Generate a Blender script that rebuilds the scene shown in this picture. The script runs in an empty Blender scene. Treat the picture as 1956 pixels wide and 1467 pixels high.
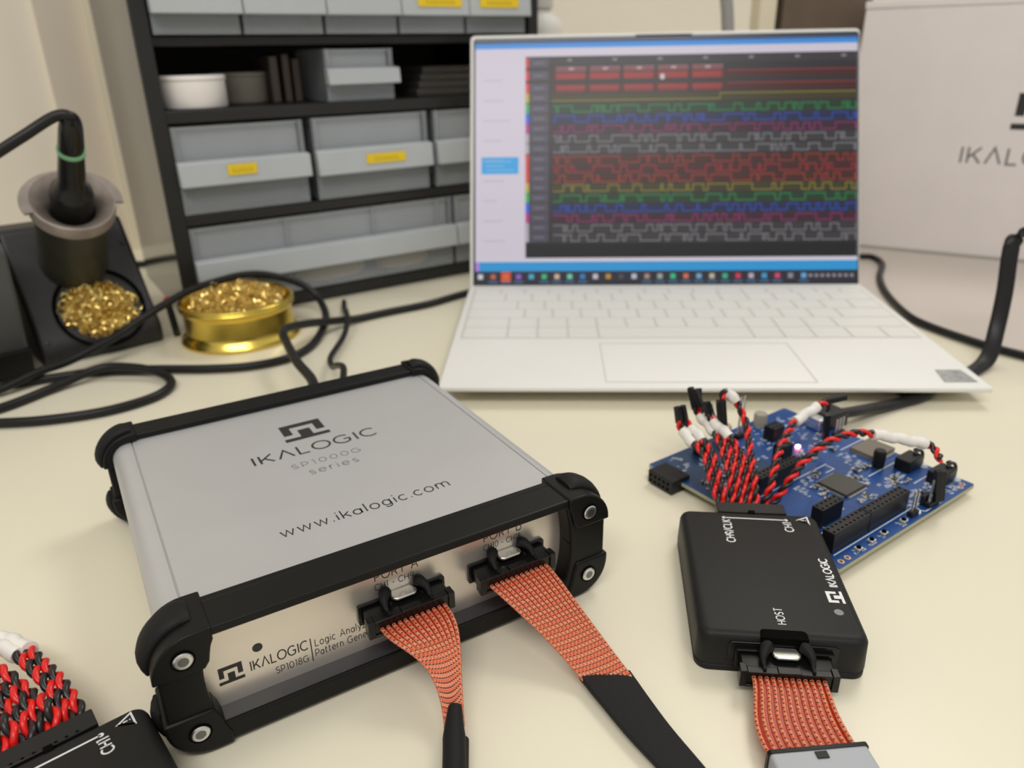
import bpy, math, random
from mathutils import Vector, Matrix
random.seed(7)
S = 0.001                      # all dimensions below are millimetres
PI = math.pi
scn = bpy.context.scene
COL = scn.collection

# ------------------------------------------------------------------ camera, world, lights, exposure
cam_d = bpy.data.cameras.new('camera'); cam = bpy.data.objects.new('camera', cam_d); COL.objects.link(cam)
cam_d.sensor_fit = 'HORIZONTAL'; cam_d.sensor_width = 36.0
cam_d.lens = 36.0 * 1462.18 / 1956.0
cam_d.clip_start = 0.01; cam_d.clip_end = 20
PITCH, ROLL = 0.4107, -0.0189
_f = Vector((0, math.cos(PITCH), -math.sin(PITCH))); _r = Vector((1, 0, 0)); _u = Vector((0, math.sin(PITCH), math.cos(PITCH)))
_R = math.cos(ROLL) * _r + math.sin(ROLL) * _u; _U = -math.sin(ROLL) * _r + math.cos(ROLL) * _u
cam.matrix_world = Matrix(((_R.x, _U.x, -_f.x, 0), (_R.y, _U.y, -_f.y, 0), (_R.z, _U.z, -_f.z, 179.36 * S), (0, 0, 0, 1)))
cam_d.dof.use_dof = True; cam_d.dof.focus_distance = 0.235; cam_d.dof.aperture_fstop = 12.5; cam_d.dof.aperture_blades = 0
scn.camera = cam
scn.view_settings.view_transform = 'Standard'; scn.view_settings.look = 'None'
scn.view_settings.gamma = 1.0; scn.view_settings.exposure = -0.14; scn.view_settings.use_curve_mapping = False
w = bpy.data.worlds.new('room_light'); scn.world = w; w.use_nodes = True
bg = w.node_tree.nodes['Background']; bg.inputs[0].default_value = (1.0, 0.975, 0.93, 1); bg.inputs[1].default_value = 0.58

def area(name, loc, target, sx, sy, power, col):
    l = bpy.data.lights.new(name, 'AREA'); l.shape = 'RECTANGLE'; l.size = sx; l.size_y = sy; l.energy = power; l.color = col
    o = bpy.data.objects.new(name, l); COL.objects.link(o); o.location = loc
    o.rotation_euler = (Vector(target) - Vector(loc)).to_track_quat('-Z', 'Y').to_euler(); return o
area('ceiling_or_fill_lamp', (0.75, 1.15, 1.55), (0.75, 1.15, 0), 0.6, 0.6, 11.5, (1.0, 0.97, 0.90))
area('ceiling_or_fill_lamp', (-0.1, -0.75, 1.5), (-0.1, -0.35, 0), 1.2, 0.35, 17, (1.0, 0.97, 0.92))  # fill light added behind the camera to brighten upright front faces

# ------------------------------------------------------------------ materials
MATS = {}
def mat(name, col, rough=0.5, metal=0.0, spec=0.5, **k):
    if name in MATS: return MATS[name]
    m = bpy.data.materials.new(name); m.use_nodes = True; nt = m.node_tree; b = nt.nodes['Principled BSDF']
    b.inputs['Base Color'].default_value = (*col, 1); b.inputs['Roughness'].default_value = rough
    b.inputs['Metallic'].default_value = metal; b.inputs['Specular IOR Level'].default_value = spec
    if 'coat' in k: b.inputs['Coat Weight'].default_value = k['coat']; b.inputs['Coat Roughness'].default_value = k.get('coat_rough', .1)
    if 'emit' in k: b.inputs['Emission Color'].default_value = (*k['emit'], 1); b.inputs['Emission Strength'].default_value = k.get('es', 1)
    vary = k.get('vary', 0.0)
    tc = nt.nodes.new('ShaderNodeTexCoord')
    if vary:
        n = nt.nodes.new('ShaderNodeTexNoise'); n.inputs['Scale'].default_value = k.get('vscale', 30); n.inputs['Detail'].default_value = 3
        mp = nt.nodes.new('ShaderNodeMapping'); mp.inputs['Scale'].default_value = k.get('vstretch', (1, 1, 1))
        nt.links.new(tc.outputs['Object'], mp.inputs[0]); nt.links.new(mp.outputs[0], n.inputs['Vector'])
        r = nt.nodes.new('ShaderNodeMapRange'); r.inputs[1].default_value = .3; r.inputs[2].default_value = .7
        r.inputs[3].default_value = 1 - vary; r.inputs[4].default_value = 1 + vary
        mx = nt.nodes.new('ShaderNodeVectorMath'); mx.operation = 'SCALE'; mx.inputs[0].default_value = col
        nt.links.new(n.outputs[0], r.inputs[0]); nt.links.new(r.outputs[0], mx.inputs['Scale']); nt.links.new(mx.outputs[0], b.inputs['Base Color'])
    if k.get('bump'):
        n = nt.nodes.new('ShaderNodeTexNoise'); n.inputs['Scale'].default_value = k.get('bscale', 1500)
        nt.links.new(tc.outputs['Object'], n.inputs['Vector'])
        bp = nt.nodes.new('ShaderNodeBump'); bp.inputs['Strength'].default_value = k['bump']; bp.inputs['Distance'].default_value = k.get('bdist', .0002)
        nt.links.new(n.outputs[0], bp.inputs['Height']); nt.links.new(bp.outputs[0], b.inputs['Normal'])
    MATS[name] = m; return m

def frosted(name, col, alpha, rough=.35):
    m = bpy.data.materials.new(name); m.use_nodes = True; nt = m.node_tree; b = nt.nodes['Principled BSDF']
    b.inputs['Base Color'].default_value = (*col, 1); b.inputs['Roughness'].default_value = rough; b.inputs['Alpha'].default_value = alpha
    n = nt.nodes.new('ShaderNodeTexNoise'); n.inputs['Scale'].default_value = 25
    r = nt.nodes.new('ShaderNodeMapRange'); r.inputs[3].default_value = alpha - .07; r.inputs[4].default_value = alpha + .07
    tc = nt.nodes.new('ShaderNodeTexCoord'); nt.links.new(tc.outputs['Object'], n.inputs['Vector'])
    nt.links.new(n.outputs[0], r.inputs[0]); nt.links.new(r.outputs[0], b.inputs['Alpha'])
    MATS[name] = m; return m

M_TABLE = mat('cream_laminate', (0.768, 0.718, 0.566), .32, vary=.015, vscale=6, spec=.4)
M_WALL = mat('beige_paint', (0.84, 0.78, 0.66), .7, vary=.03, vscale=3)
M_WALL2 = mat('grey_beige_paint', (0.38, 0.33, 0.275), .6, vary=.04, vscale=5)
M_WALL3 = mat('pale_trim_paint', (0.80, 0.72, 0.55), .6)
M_FLOOR = mat('grey_floor', (0.25, 0.24, 0.22), .6, vary=.1)
M_ALU = mat('anodised_silver_aluminium', (0.52, 0.52, 0.52), .42, metal=.35, vary=.02, vscale=40, bump=.15, bscale=2500, bdist=.00005)
M_BLK = mat('satin_black_plastic', (0.0062, 0.0060, 0.0059), .40, spec=.22, bump=.08, bscale=3500, bdist=.00004)
M_RUB = mat('matte_black_rubber', (0.008, 0.0078, 0.0076), .6, spec=.25, bump=.5, bscale=2500, bdist=.00015)
M_POD = mat('textured_charcoal_plastic', (0.013, 0.0125, 0.0122), .48, spec=.22, bump=.35, bscale=3000, bdist=.00008)
M_PANEL = mat('champagne_front_panel', (0.78, 0.72, 0.66), .30, metal=.75, vary=.02, vscale=30, bump=.05, bscale=3000, bdist=.00003)
M_INK = mat('dark_ink', (0.02, 0.019, 0.018), .5)
M_INKG = mat('grey_ink', (0.16, 0.165, 0.17), .5)
M_WINK = mat('white_ink', (0.78, 0.78, 0.78), .5)
M_STEEL = mat('zinc_steel', (0.72, 0.74, 0.76), .28, metal=1.0, bump=.1, bscale=4000, bdist=.00005)
M_STEELD = mat('dark_steel_socket', (0.22, 0.22, 0.23), .35, metal=1.0)
M_TAB = mat('nickel_tab', (0.78, 0.76, 0.70), .22, metal=.9)
M_GLOSSB = mat('glossy_black_plastic', (0.006, 0.006, 0.006), .25, spec=.35)
M_WHITE = mat('white_laptop_shell', (0.76, 0.75, 0.72), .38, vary=.008)
M_KEY = mat('white_key_plastic', (0.745, 0.735, 0.70), .45)
M_KEYWELL = mat('pale_grey_keywell', (0.60, 0.59, 0.54), .6)
M_BEZ = mat('dark_screen_bezel', (0.015, 0.016, 0.02), .25)
M_PCB = mat('blue_solder_mask', (0.010, 0.062, 0.24), .32, spec=.35, coat=.12, vary=.12, vscale=220)
M_PCBD = mat('dark_blue_solder_mask', (0.012, 0.045, 0.12), .3, vary=.2, vscale=150)
M_FR4 = mat('fibreglass_edge', (0.42, 0.41, 0.26), .6)
M_SILK = mat('white_silkscreen', (0.62, 0.67, 0.72), .6)
M_GOLD = mat('gold_plating', (0.75, 0.5, 0.25), .35, metal=.9)
M_CHIP = mat('chip_epoxy', (0.045, 0.04, 0.036), .45, bump=.1)
M_TIN = mat('solder_tin', (0.62, 0.62, 0.6), .35, metal=.9)
M_TAN = mat('tan_ceramic', (0.42, 0.33, 0.22), .5)
M_HDR = mat('black_header_plastic', (0.011, 0.011, 0.012), .38, spec=.3)
M_HOLE = mat('socket_hole', (0.002, 0.002, 0.002), .8, spec=.05)
M_RED = mat('red_wire_insulation', (0.72, 0.012, 0.010), .32)
M_BWIRE = mat('black_wire_insulation', (0.012, 0.012, 0.013), .35)
M_SHRW = mat('white_heat_shrink', (0.80, 0.77, 0.72), .45)
M_SHRB = mat('black_heat_shrink', (0.010, 0.0095, 0.010), .65, spec=.25, bump=.5, bscale=900, bdist=.0002)
M_ORNG = mat('red_orange_insulation', (0.42, 0.022, 0.008), .4)
M_GREYC = mat('light_grey_connector', (0.38, 0.40, 0.43), .5)
M_CABLE = mat('black_cable_jacket', (0.011, 0.0105, 0.011), .4, spec=.3)
M_BRASS = mat('lacquered_brass', (0.86, 0.64, 0.13), .24, metal=1.0, vary=.08, vscale=60)
M_WOOL = mat('brass_shavings', (0.93, 0.72, 0.27), .2, metal=1.0)
M_STAND = mat('worn_black_stand', (0.018, 0.0175, 0.0175), .42, vary=.35, vscale=60, bump=.15, bscale=400)
M_STAT = mat('dark_grey_station_shell', (0.075, 0.078, 0.08), .4, vary=.1)
M_FUN = mat('smoked_metal_guard', (0.33, 0.28, 0.245), .42, metal=.15, vary=.25, vscale=70)
M_FUNO = mat('olive_dark_tube', (0.045, 0.043, 0.030), .4, vary=.2, vscale=50)
M_GREEN = mat('green_ring', (0.22, 0.48, 0.25), .4)
M_CAB = mat('black_cabinet_plastic', (0.011, 0.0105, 0.010), .45, vary=.1)
M_CABS = mat('glossy_cabinet_side', (0.02, 0.017, 0.015), .13, spec=.8)
M_DRW = frosted('frosted_drawer_plastic', (0.44, 0.47, 0.50), .36)
M_DRWW = frosted('frosted_drawer_window', (0.47, 0.50, 0.53), .62)
M_DRWT = frosted('thin_frosted_drawer_wall', (0.38, 0.40, 0.42), .22)
M_DRWB = frosted('frosted_drawer_handle', (0.51, 0.54, 0.56), .92, .3)
M_YEL = mat('yellow_label_tape', (0.85, 0.60, 0.01), .5)
M_BAG = mat('dark_blue_contents', (0.02, 0.028, 0.05), .5, vary=.4, vscale=60)
M_PAPER = mat('tan_paper', (0.66, 0.52, 0.34), .7, vary=.1)
M_SPOOL = mat('white_tub_plastic', (0.95, 0.90, 0.86), .5)
M_SPOOL2 = mat('cream_tub_plastic', (0.33, 0.30, 0.25), .6)
M_CARTON = mat('white_printed_carton', (0.78, 0.72, 0.705), .6, vary=.02)
M_CARTONE = mat('grey_carton_edge', (0.40, 0.375, 0.34), .7)
M_SHEET = mat('pale_grey_sheet', (0.56, 0.50, 0.45), .35, vary=.03, vscale=12)
M_BROWN = mat('brown_shade_board', (0.14, 0.10, 0.07), .7, vary=.1)  # dark brown carries the shade behind the laptop in its colour
M_BOTTLE = mat('white_bottle_plastic', (0.75, 0.73, 0.68), .4)
M_LED = mat('lit_red_led', (1, .2, .2), .4, emit=(1.0, .12, .2), es=60)
M_LEDOFF = mat('grey_led_window', (0.20, 0.20, 0.20), .4)
M_REDP = mat('red_plastic', (0.5, 0.01, 0.02), .4)
def strand_mat():
    m = bpy.data.materials.new('copper_strand_with_dots'); m.use_nodes = True; nt = m.node_tree; b = nt.nodes['Principled BSDF']
    uv = nt.nodes.new('ShaderNodeUVMap'); sp = nt.nodes.new('ShaderNodeSeparateXYZ'); nt.links.new(uv.outputs[0], sp.inputs[0])
    def mth(op, a, bb=None):
        n = nt.nodes.new('ShaderNodeMath'); n.operation = op
        for i, v in enumerate((a, bb)):
            if v is None: continue
            if isinstance(v, (int, float)): n.inputs[i].default_value = v
            else: nt.links.new(v, n.inputs[i])
        return n.outputs[0]
    # braid marks: one dark fleck every 1.25 mm of length, winding round the strand
    u = mth('MULTIPLY', sp.outputs[0], 1 / 1.45)
    a = mth('ABSOLUTE', mth('SUBTRACT', mth('FRACT', mth('ADD', u, sp.outputs[1])), .5))
    c = mth('ABSOLUTE', mth('SUBTRACT', mth('FRACT', mth('MULTIPLY', mth('ADD', sp.outputs[1], .07), 4.0)), .5))
    d = mth('ADD', mth('POWER', mth('MULTIPLY', a, 6.6), 2.0), mth('POWER', mth('MULTIPLY', c, 3.4), 2.0))
    dots = mth('LESS_THAN', d, 1.0)
    st = mth('LESS_THAN', mth('FRACT', mth('ADD', mth('MULTIPLY', sp.outputs[1], 2.0), mth('MULTIPLY', u, .5))), .22)
    m1 = nt.nodes.new('ShaderNodeMix'); m1.data_type = 'RGBA'; m1.inputs[6].default_value = (0.66, 0.235, 0.125, 1); m1.inputs[7].default_value = (0.66, 0.09, 0.03, 1)
    nt.links.new(st, m1.inputs[0])
    m2 = nt.nodes.new('ShaderNodeMix'); m2.data_type = 'RGBA'; m2.inputs[7].default_value = (0.035, 0.008, 0.012, 1)
    nt.links.new(m1.outputs[2], m2.inputs[6]); nt.links.new(dots, m2.inputs[0]); nt.links.new(m2.outputs[2], b.inputs['Base Color'])
    b.inputs['Roughness'].default_value = .42; b.inputs['Metallic'].default_value = .1; b.inputs['Specular IOR Level'].default_value = .35
    return m
M_STRAND = strand_mat()
def screen_mat():
    m = bpy.data.materials.new('glowing_screen'); m.use_nodes = True; nt = m.node_tree; b = nt.nodes['Principled BSDF']
    at = nt.nodes.new('ShaderNodeAttribute'); at.attribute_name = 'Col'
    b.inputs['Base Color'].default_value = (.01, .01, .01, 1); b.inputs['Roughness'].default_value = .3; b.inputs['Specular IOR Level'].default_value = .25
    nt.links.new(at.outputs['Color'], b.inputs['Emission Color']); b.inputs['Emission Strength'].default_value = .80
    return m
M_SCREEN = screen_mat()

# ------------------------------------------------------------------ mesh helpers
class G:
    def __init__(s): s.v = []; s.f = []; s.mi = []; s.uv = {}; s.col = {}; s.cur = 0; s.xf = None
    def av(s, p):
        p = Vector(p)
        if s.xf is not None: p = s.xf @ p
        s.v.append((p.x * S, p.y * S, p.z * S)); return len(s.v) - 1
    def af(s, idx): s.f.append(tuple(idx)); s.mi.append(s.cur); return len(s.f) - 1
    def box(s, x0, x1, y0, y1, z0, z1):
        i = [s.av(p) for p in ((x0, y0, z0), (x1, y0, z0), (x1, y1, z0), (x0, y1, z0), (x0, y0, z1), (x1, y0, z1), (x1, y1, z1), (x0, y1, z1))]
        for q in ((3, 2, 1, 0), (4, 5, 6, 7), (0, 1, 5, 4), (1, 2, 6, 5), (2, 3, 7, 6), (3, 0, 4, 7)): s.af([i[k] for k in q])
        return s
    def prism(s, poly, a, b, plane='xy'):
        """poly CCW in plane; extruded from a to b along the third axis"""
        def P(p, h):
            if plane == 'xy': return (p[0], p[1], h)
            if plane == 'xz': return (p[0], h, p[1])
            return (h, p[0], p[1])
        A = [s.av(P(p, a)) for p in poly]; B = [s.av(P(p, b)) for p in poly]; n = len(poly)
        flip = (plane == 'xz')
        if b < a: flip = not flip
        def F(q): s.af(q[::-1] if flip else q)
        F(A[::-1]); F(B)
        for k in range(n): F([A[k], A[(k + 1) % n], B[(k + 1) % n], B[k]])
        return s
    def ring(s, outer, inner, a, b, plane='xz'):
        """prism with a hole; outer and inner have the same number of points, same winding"""
        def P(p, h): return (p[0], p[1], h) if plane == 'xy' else ((p[0], h, p[1]) if plane == 'xz' else (h, p[0], p[1]))
        n = len(outer); flip = (plane == 'xz')
        oa = [s.av(P(p, a)) for p in outer]; ob = [s.av(P(p, b)) for p in outer]; ia = [s.av(P(p, a)) for p in inner]; ib = [s.av(P(p, b)) for p in inner]
        def F(q): s.af(q[::-1] if flip else q)
        for k in range(n):
            j = (k + 1) % n
            F([oa[k], oa[j], ob[j], ob[k]]); F([ia[j], ia[k], ib[k], ib[j]])
            F([ob[k], ob[j], ib[j], ib[k]]); F([oa[j], oa[k], ia[k], ia[j]])
        return s
    def tube(s, pts, r, n=8, caps=True, flat=1.0, up=None, uvw=False):
        pts = [Vector(p) for p in pts]; N = len(pts); rings = []; L = 0
        t0 = (pts[1] - pts[0]).normalized()
        u = Vector(up) if up is not None else (Vector((0, 0, 1)) if abs(t0.z) < .9 else Vector((1, 0, 0)))
        u = (u - t0 * u.dot(t0)).normalized()
        for k in range(N):
            t = (pts[min(k + 1, N - 1)] - pts[max(k - 1, 0)]).normalized()
            if up is not None: u = Vector(up)
            u = (u - t * u.dot(t));
            if u.length < 1e-6: u = Vector((1, 0, 0)) - t * t.x
            u.normalize(); b = t.cross(u)
            rr = r[k] if isinstance(r, (list, tuple)) else r
            if k: L += (pts[k] - pts[k - 1]).length
            rings.append(([s.av(pts[k] + u * (math.cos(2 * PI * j / n) * rr * flat) + b * (math.sin(2 * PI * j / n) * rr)) for j in range(n)], L))
        for k in range(N - 1):
            A, la = rings[k]; B, lb = rings[k + 1]
            for j in range(n):
                f = s.af([A[j], A[(j + 1) % n], B[(j + 1) % n], B[j]])
                if uvw: s.uv[f] = [(la, j / n), (la, (j + 1) / n), (lb, (j + 1) / n), (lb, j / n)]
        if caps: s.af(rings[0][0][::-1]); s.af(rings[-1][0])
        return s
    def cyl(s, a, b, r0, r1=None, n=24, caps=True):
        r1 = r0 if r1 is None else r1
        return s.tube([a, b], [r0, r1], n, caps)
    def lathe(s, c, prof, n=48, axis=(0, 0, 1)):
        ax = Vector(axis).normalized(); c = Vector(c)
        a1 = ax.cross(Vector((0, 0, 1)) if abs(ax.z) < .9 else Vector((1, 0, 0))).normalized(); a2 = ax.cross(a1)
        R = []
        for r, h in prof: R.append([s.av(c + ax * h + (a1 * math.cos(2 * PI * k / n) + a2 * math.sin(2 * PI * k / n)) * max(r, .001)) for k in range(n)])
        for q in range(len(R) - 1):
            for k in range(n): s.af([R[q][k], R[q][(k + 1) % n], R[q + 1][(k + 1) % n], R[q + 1][k]])
        return s
    def strokes(s, lines, O, U, V, h, off=.06):
        """printed line work: each polyline a mitred ribbon of half width h, lying off mm above the surface"""
        O = Vector(O); U = Vector(U); V = Vector(V); N = U.cross(V).normalized(); k1 = U.length; k2 = V.length
        for pl in lines:
            P = [Vector((p[0] * k1, p[1] * k2)) for p in pl]; n = len(P); closed = (P[0] - P[-1]).length < 1e-6
            lt = []; rt = []
            for i in range(n):
                a = P[i - 1] if i else (P[-2] if closed else None); b = P[i + 1] if i < n - 1 else (P[1] if closed else None)
                d0 = (P[i] - a).normalized() if a is not None else None; d1 = (b - P[i]).normalized() if b is not None else None
                if d0 is None: d0 = d1
                if d1 is None: d1 = d0
                nn = Vector((-(d0.y + d1.y), d0.x + d1.x))
                if nn.length < 1e-5: nn = Vector((-d0.y, d0.x))
                nn.normalize(); c = max(abs(nn.dot(Vector((-d0.y, d0.x)))), .45)
                ext = Vector((0, 0))
                lt.append(P[i] + nn * h / c); rt.append(P[i] - nn * h / c)
            A = [s.av(O + U.normalized() * p.x + V.normalized() * p.y + N * off) for p in lt]
            B = [s.av(O + U.normalized() * p.x + V.normalized() * p.y + N * off) for p in rt]
            for i in range(n - 1): s.af([B[i], B[i + 1], A[i + 1], A[i]])
        return s
    def quad(s, P):
        return s.af([s.av(p) for p in P])
    def obj(s, name, m, parent=None, bevel=0, seg=2, smooth=True, ang=38):
        me = bpy.data.meshes.new(name); me.from_pydata(s.v, [], s.f); me.update()
        for x in (m if isinstance(m, (list, tuple)) else [m]): me.materials.append(x)
        if any(s.mi): me.polygons.foreach_set('material_index', s.mi)
        if s.uv:
            l = me.uv_layers.new(name='UVMap')
            for fi, c in s.uv.items():
                for k, li in enumerate(me.polygons[fi].loop_indices): l.data[li].uv = c[k]
        if s.col:
            ca = me.color_attributes.new(name='Col', type='FLOAT_COLOR', domain='CORNER')
            for fi, c in s.col.items():
                for li in me.polygons[fi].loop_indices: ca.data[li].color = (*c, 1)
        if smooth:
            me.polygons.foreach_set('use_smooth', [True] * len(me.polygons)); me.set_sharp_from_angle(angle=math.radians(ang))
        o = bpy.data.objects.new(name, me); COL.objects.link(o)
        if parent is not None: o.parent = parent
        if bevel:
            b = o.modifiers.new('bevel', 'BEVEL'); b.width = bevel * S; b.segments = seg; b.limit_method = 'ANGLE'; b.angle_limit = math.radians(35)
        return o

def tag(o, label=None, cat=None, group=None, kind=None):
    if label: o['label'] = label
    if cat: o['category'] = cat
    if group: o['group'] = group
    if kind: o['kind'] = kind
    return o
def thing(name, label, cat, loc=(0, 0, 0), rz=0, group=None):
    o = bpy.data.objects.new(name, None); COL.objects.link(o); o.empty_display_size = .01
    o.location = (loc[0] * S, loc[1] * S, loc[2] * S); o.rotation_euler = (0, 0, rz)
    return tag(o, label, cat, group)
def rrect(x0, x1, y0, y1, r, n=6):
    """rounded rectangle, CCW; r one radius or four (bl, br, tr, tl)"""
    rs = r if isinstance(r, (list, tuple)) else (r,) * 4; P = []
    for (cx, cy, a), q in zip(((x0, y0, PI), (x1, y0, 1.5 * PI), (x1, y1, 0), (x0, y1, .5 * PI)), rs):
        ex = cx + (q if cx == x0 else -q); ey = cy + (q if cy == y0 else -q)
        for k in range(n + 1):
            t = a + .5 * PI * k / n; P.append((ex + q * math.cos(t), ey + q * math.sin(t)))
    return P
def spline(P, n=8):
    P = [Vector(p) for p in P]; Q = [2 * P[0] - P[1]] + P + [2 * P[-1] - P[-2]]; out = []
    for i in range(1, len(Q) - 2):
        p0, p1, p2, p3 = Q[i - 1:i + 3]
        for k in range(n):
            t = k / n
            out.append(.5 * ((2 * p1) + (p2 - p0) * t + (2 * p0 - 5 * p1 + 4 * p2 - p3) * t * t + (3 * p1 - p0 - 3 * p2 + p3) * t ** 3))
    out.append(P[-1]); return out
def resample(P, step):
    P = [Vector(p) for p in P]; out = [P[0]]; acc = 0
    for a, b in zip(P, P[1:]):
        L = (b - a).length
        while L > 0 and acc + L >= step:
            t = (step - acc) / L; a = a.lerp(b, t); out.append(a.copy()); L = (b - a).length; acc = 0
        acc += L
    out.append(P[-1]); return out

# ------------------------------------------------------------------ stroke lettering (geometric sans)
def arc(cx, cy, rx, ry, a0, a1, n=14):
    return [(cx + rx * math.cos(math.radians(a0 + (a1 - a0) * k / n)), cy + ry * math.sin(math.radians(a0 + (a1 - a0) * k / n))) for k in range(n + 1)]
X = .72   # x-height
GL = {
 ' ': (.35, []), '.': (.12, [[(.06, .0), (.06, .1)]]), '-': (.42, [[(.04, .38), (.38, .38)]]), '/': (.5, [[(.02, -.08), (.48, 1.08)]]),
 '^': (.86, [[(.02, 0), (.43, 1), (.84, 0)]]),
 'A': (.86, [[(.02, 0), (.43, 1), (.84, 0)], [(.16, .32), (.70, .32)]]),
 'B': (.70, [[(0, 0), (0, 1), (.38, 1)] + arc(.38, .76, .24, .24, 90, -90, 8)[1:] + [(0, .52)], [(0, 0), (.42, 0)] + arc(.42, .26, .26, .26, -90, 90, 8) + [(.3, .52)]]),
 'C': (.90, [arc(.5, .5, .5, .5, 48, 312, 20)]), 'G': (.98, [arc(.5, .5, .5, .5, 48, 318, 20) + [(.90, .48), (.56, .48)]]),
 'H': (.80, [[(.04, 0), (.04, 1)], [(.76, 0), (.76, 1)], [(.04, .5), (.76, .5)]]),
 'I': (.10, [[(.05, 0), (.05, 1)]]), 'K': (.74, [[(.04, 0), (.04, 1)], [(.72, 1), (.06, .34)], [(.30, .56), (.74, 0)]]),
 'L': (.60, [[(.04, 1), (.04, 0), (.60, 0)]]), 'O': (1.02, [arc(.51, .5, .5, .5, 0, 360, 26)]),
 'P': (.68, [[(.04, 0), (.04, 1), (.38, 1)] + arc(.38, .68, .28, .32, 90, -90, 8)[1:] + [(.04, .36)]]),
 'R': (.72, [[(.04, 0), (.04, 1), (.38, 1)] + arc(.38, .68, .28, .32, 90, -90, 8)[1:] + [(.04, .36)], [(.42, .36), (.68, 0)]]),
 'S': (.66, [arc(.34, .745, .27, .245, 35, 270, 12) + arc(.34, .25, .29, .25, 90, -150, 12)[0:]]),
 'T': (.74, [[(.02, 1), (.72, 1)], [(.37, 1), (.37, 0)]]), 'N': (.8, [[(.04, 0), (.04, 1), (.76, 0), (.76, 1)]]),
 '0': (.78, [arc(.39, .5, .36, .5, 0, 360, 24)]), '1': (.34, [[(.04, .98), (.26, .98), (.26, 0)]]),
 '8': (.68, [arc(.34, .75, .24, .24, 0, 360, 18), arc(.34, .26, .30, .26, 0, 360, 18)]),
 '9': (.70, [arc(.34, .68, .29, .31, 0, 360, 18), [(.63, .66)] + arc(.28, .5, .35, .5, 15, -75, 8)]),
 'a': (.60, [arc(.28, .30, .27, .32, 0, 360, 16), [(.55, 0), (.55, X - .1)]]),
 'c': (.56, [arc(.31, .33, .29, .35, 48, 312, 14)]), 'e': (.62, [[(.04, .34), (.58, .34)] + arc(.31, .33, .28, .35, 4, 318, 16)]),
 'g': (.62, [arc(.30, .33, .27, .34, 0, 360, 16), [(.57, X - .04), (.57, .0)] + arc(.30, .02, .27, .28, 0, -140, 10)]),
 'i': (.12, [[(.06, 0), (.06, X - .04)], [(.06, .9), (.06, .99)]]), 'k': (.56, [[(.04, 0), (.04, 1.05)], [(.52, X - .04), (.06, .26)], [(.24, .42), (.55, 0)]]),
 'l': (.12, [[(.06, 0), (.06, 1.05)]]),
 'm': (.98, [[(.04, 0), (.04, X - .04)], [(.04, .38)] + arc(.27, .42, .22, .26, 180, 0, 10) + [(.49, 0)], [(.49, .38)] + arc(.71, .42, .22, .26, 180, 0, 10) + [(.93, 0)]]),
 'n': (.60, [[(.04, 0), (.04, X - .04)], [(.04, .38)] + arc(.29, .40, .25, .28, 180, 0, 10) + [(.54, 0)]]),
 'o': (.66, [arc(.33, .33, .30, .35, 0, 360, 20)]), 'r': (.36, [[(.04, 0), (.04, X - .04)], [(.04, .38)] + arc(.30, .42, .26, .26, 180, 90, 6)]),
 's': (.48, [arc(.25, .51, .19, .17, 35, 270, 10) + arc(.25, .17, .20, .17, 90, -150, 10)]),
 't': (.40, [[(.14, .95), (.14, .14)] + arc(.28, .14, .14, .14, 180, 280, 6), [(.0, X - .06), (.36, X - .06)]]),
 'w': (.88, [[(.02, X - .04), (.23, 0), (.44, X - .04), (.65, 0), (.86, X - .04)]]), 'y': (.58, [[(.02, X - .04), (.30, 0)], [(.56, X - .04), (.24, -.18), (.08, -.28)]]),
 'z': (.52, [[(.04, X - .05), (.48, X - .05), (.04, 0), (.50, 0)]]),
}
def text_lines(t, size, width=None, track=.16, sx=1.0):
    if width is not None:
        raw = sum(GL[c][0] for c in t) * size * (1.0); nn = max(len(t) - 1, 1)
        sx = min(1.04, max(.5, (width - nn * .17 * size) / raw))
    nat = sum(GL[c][0] for c in t) * sx * size; n = max(len(t) - 1, 1)
    if width is not None: tr = (width - nat) / n
    else: tr = track * size
    out = []; x = 0
    for c in t:
        wd, L = GL[c]
        for pl in L: out.append([(x + p[0] * sx * size, p[1] * size) for p in pl])
        x += wd * sx * size + tr
    return out, x - tr
def write(name, t, O, U, V, size, width=None, hw=.2, m=None, parent=None, sx=1.0, label=None):
    L, _ = text_lines(t, size, width, sx=sx); g = G(); g.strokes(L, O, U, V, hw)
    o = g.obj(name, m, parent, smooth=False)
    if label: o['label'] = label
    return o
def logo_rects(): return [(0, .37, .21, 1), (.21, .79, .79, 1), (.79, .37, 1, 1), (-.04, 0, 1.04, .17), (.36, .17, .66, .58)]
def logo(O, U, V, wd, ht, m, parent, off=.06):
    O = Vector(O); U = Vector(U).normalized(); V = Vector(V).normalized(); N = U.cross(V); g = G()
    for x0, y0, x1, y1 in logo_rects():
        g.quad([O + U * (x * wd) + V * (y * ht) + N * off for x, y in ((x0, y0), (x1, y0), (x1, y1), (x0, y1))])
    return g.obj('square_wave_emblem', m, parent, smooth=False)
UX, UY, UZ = Vector((1, 0, 0)), Vector((0, 1, 0)), Vector((0, 0, 1))

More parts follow.
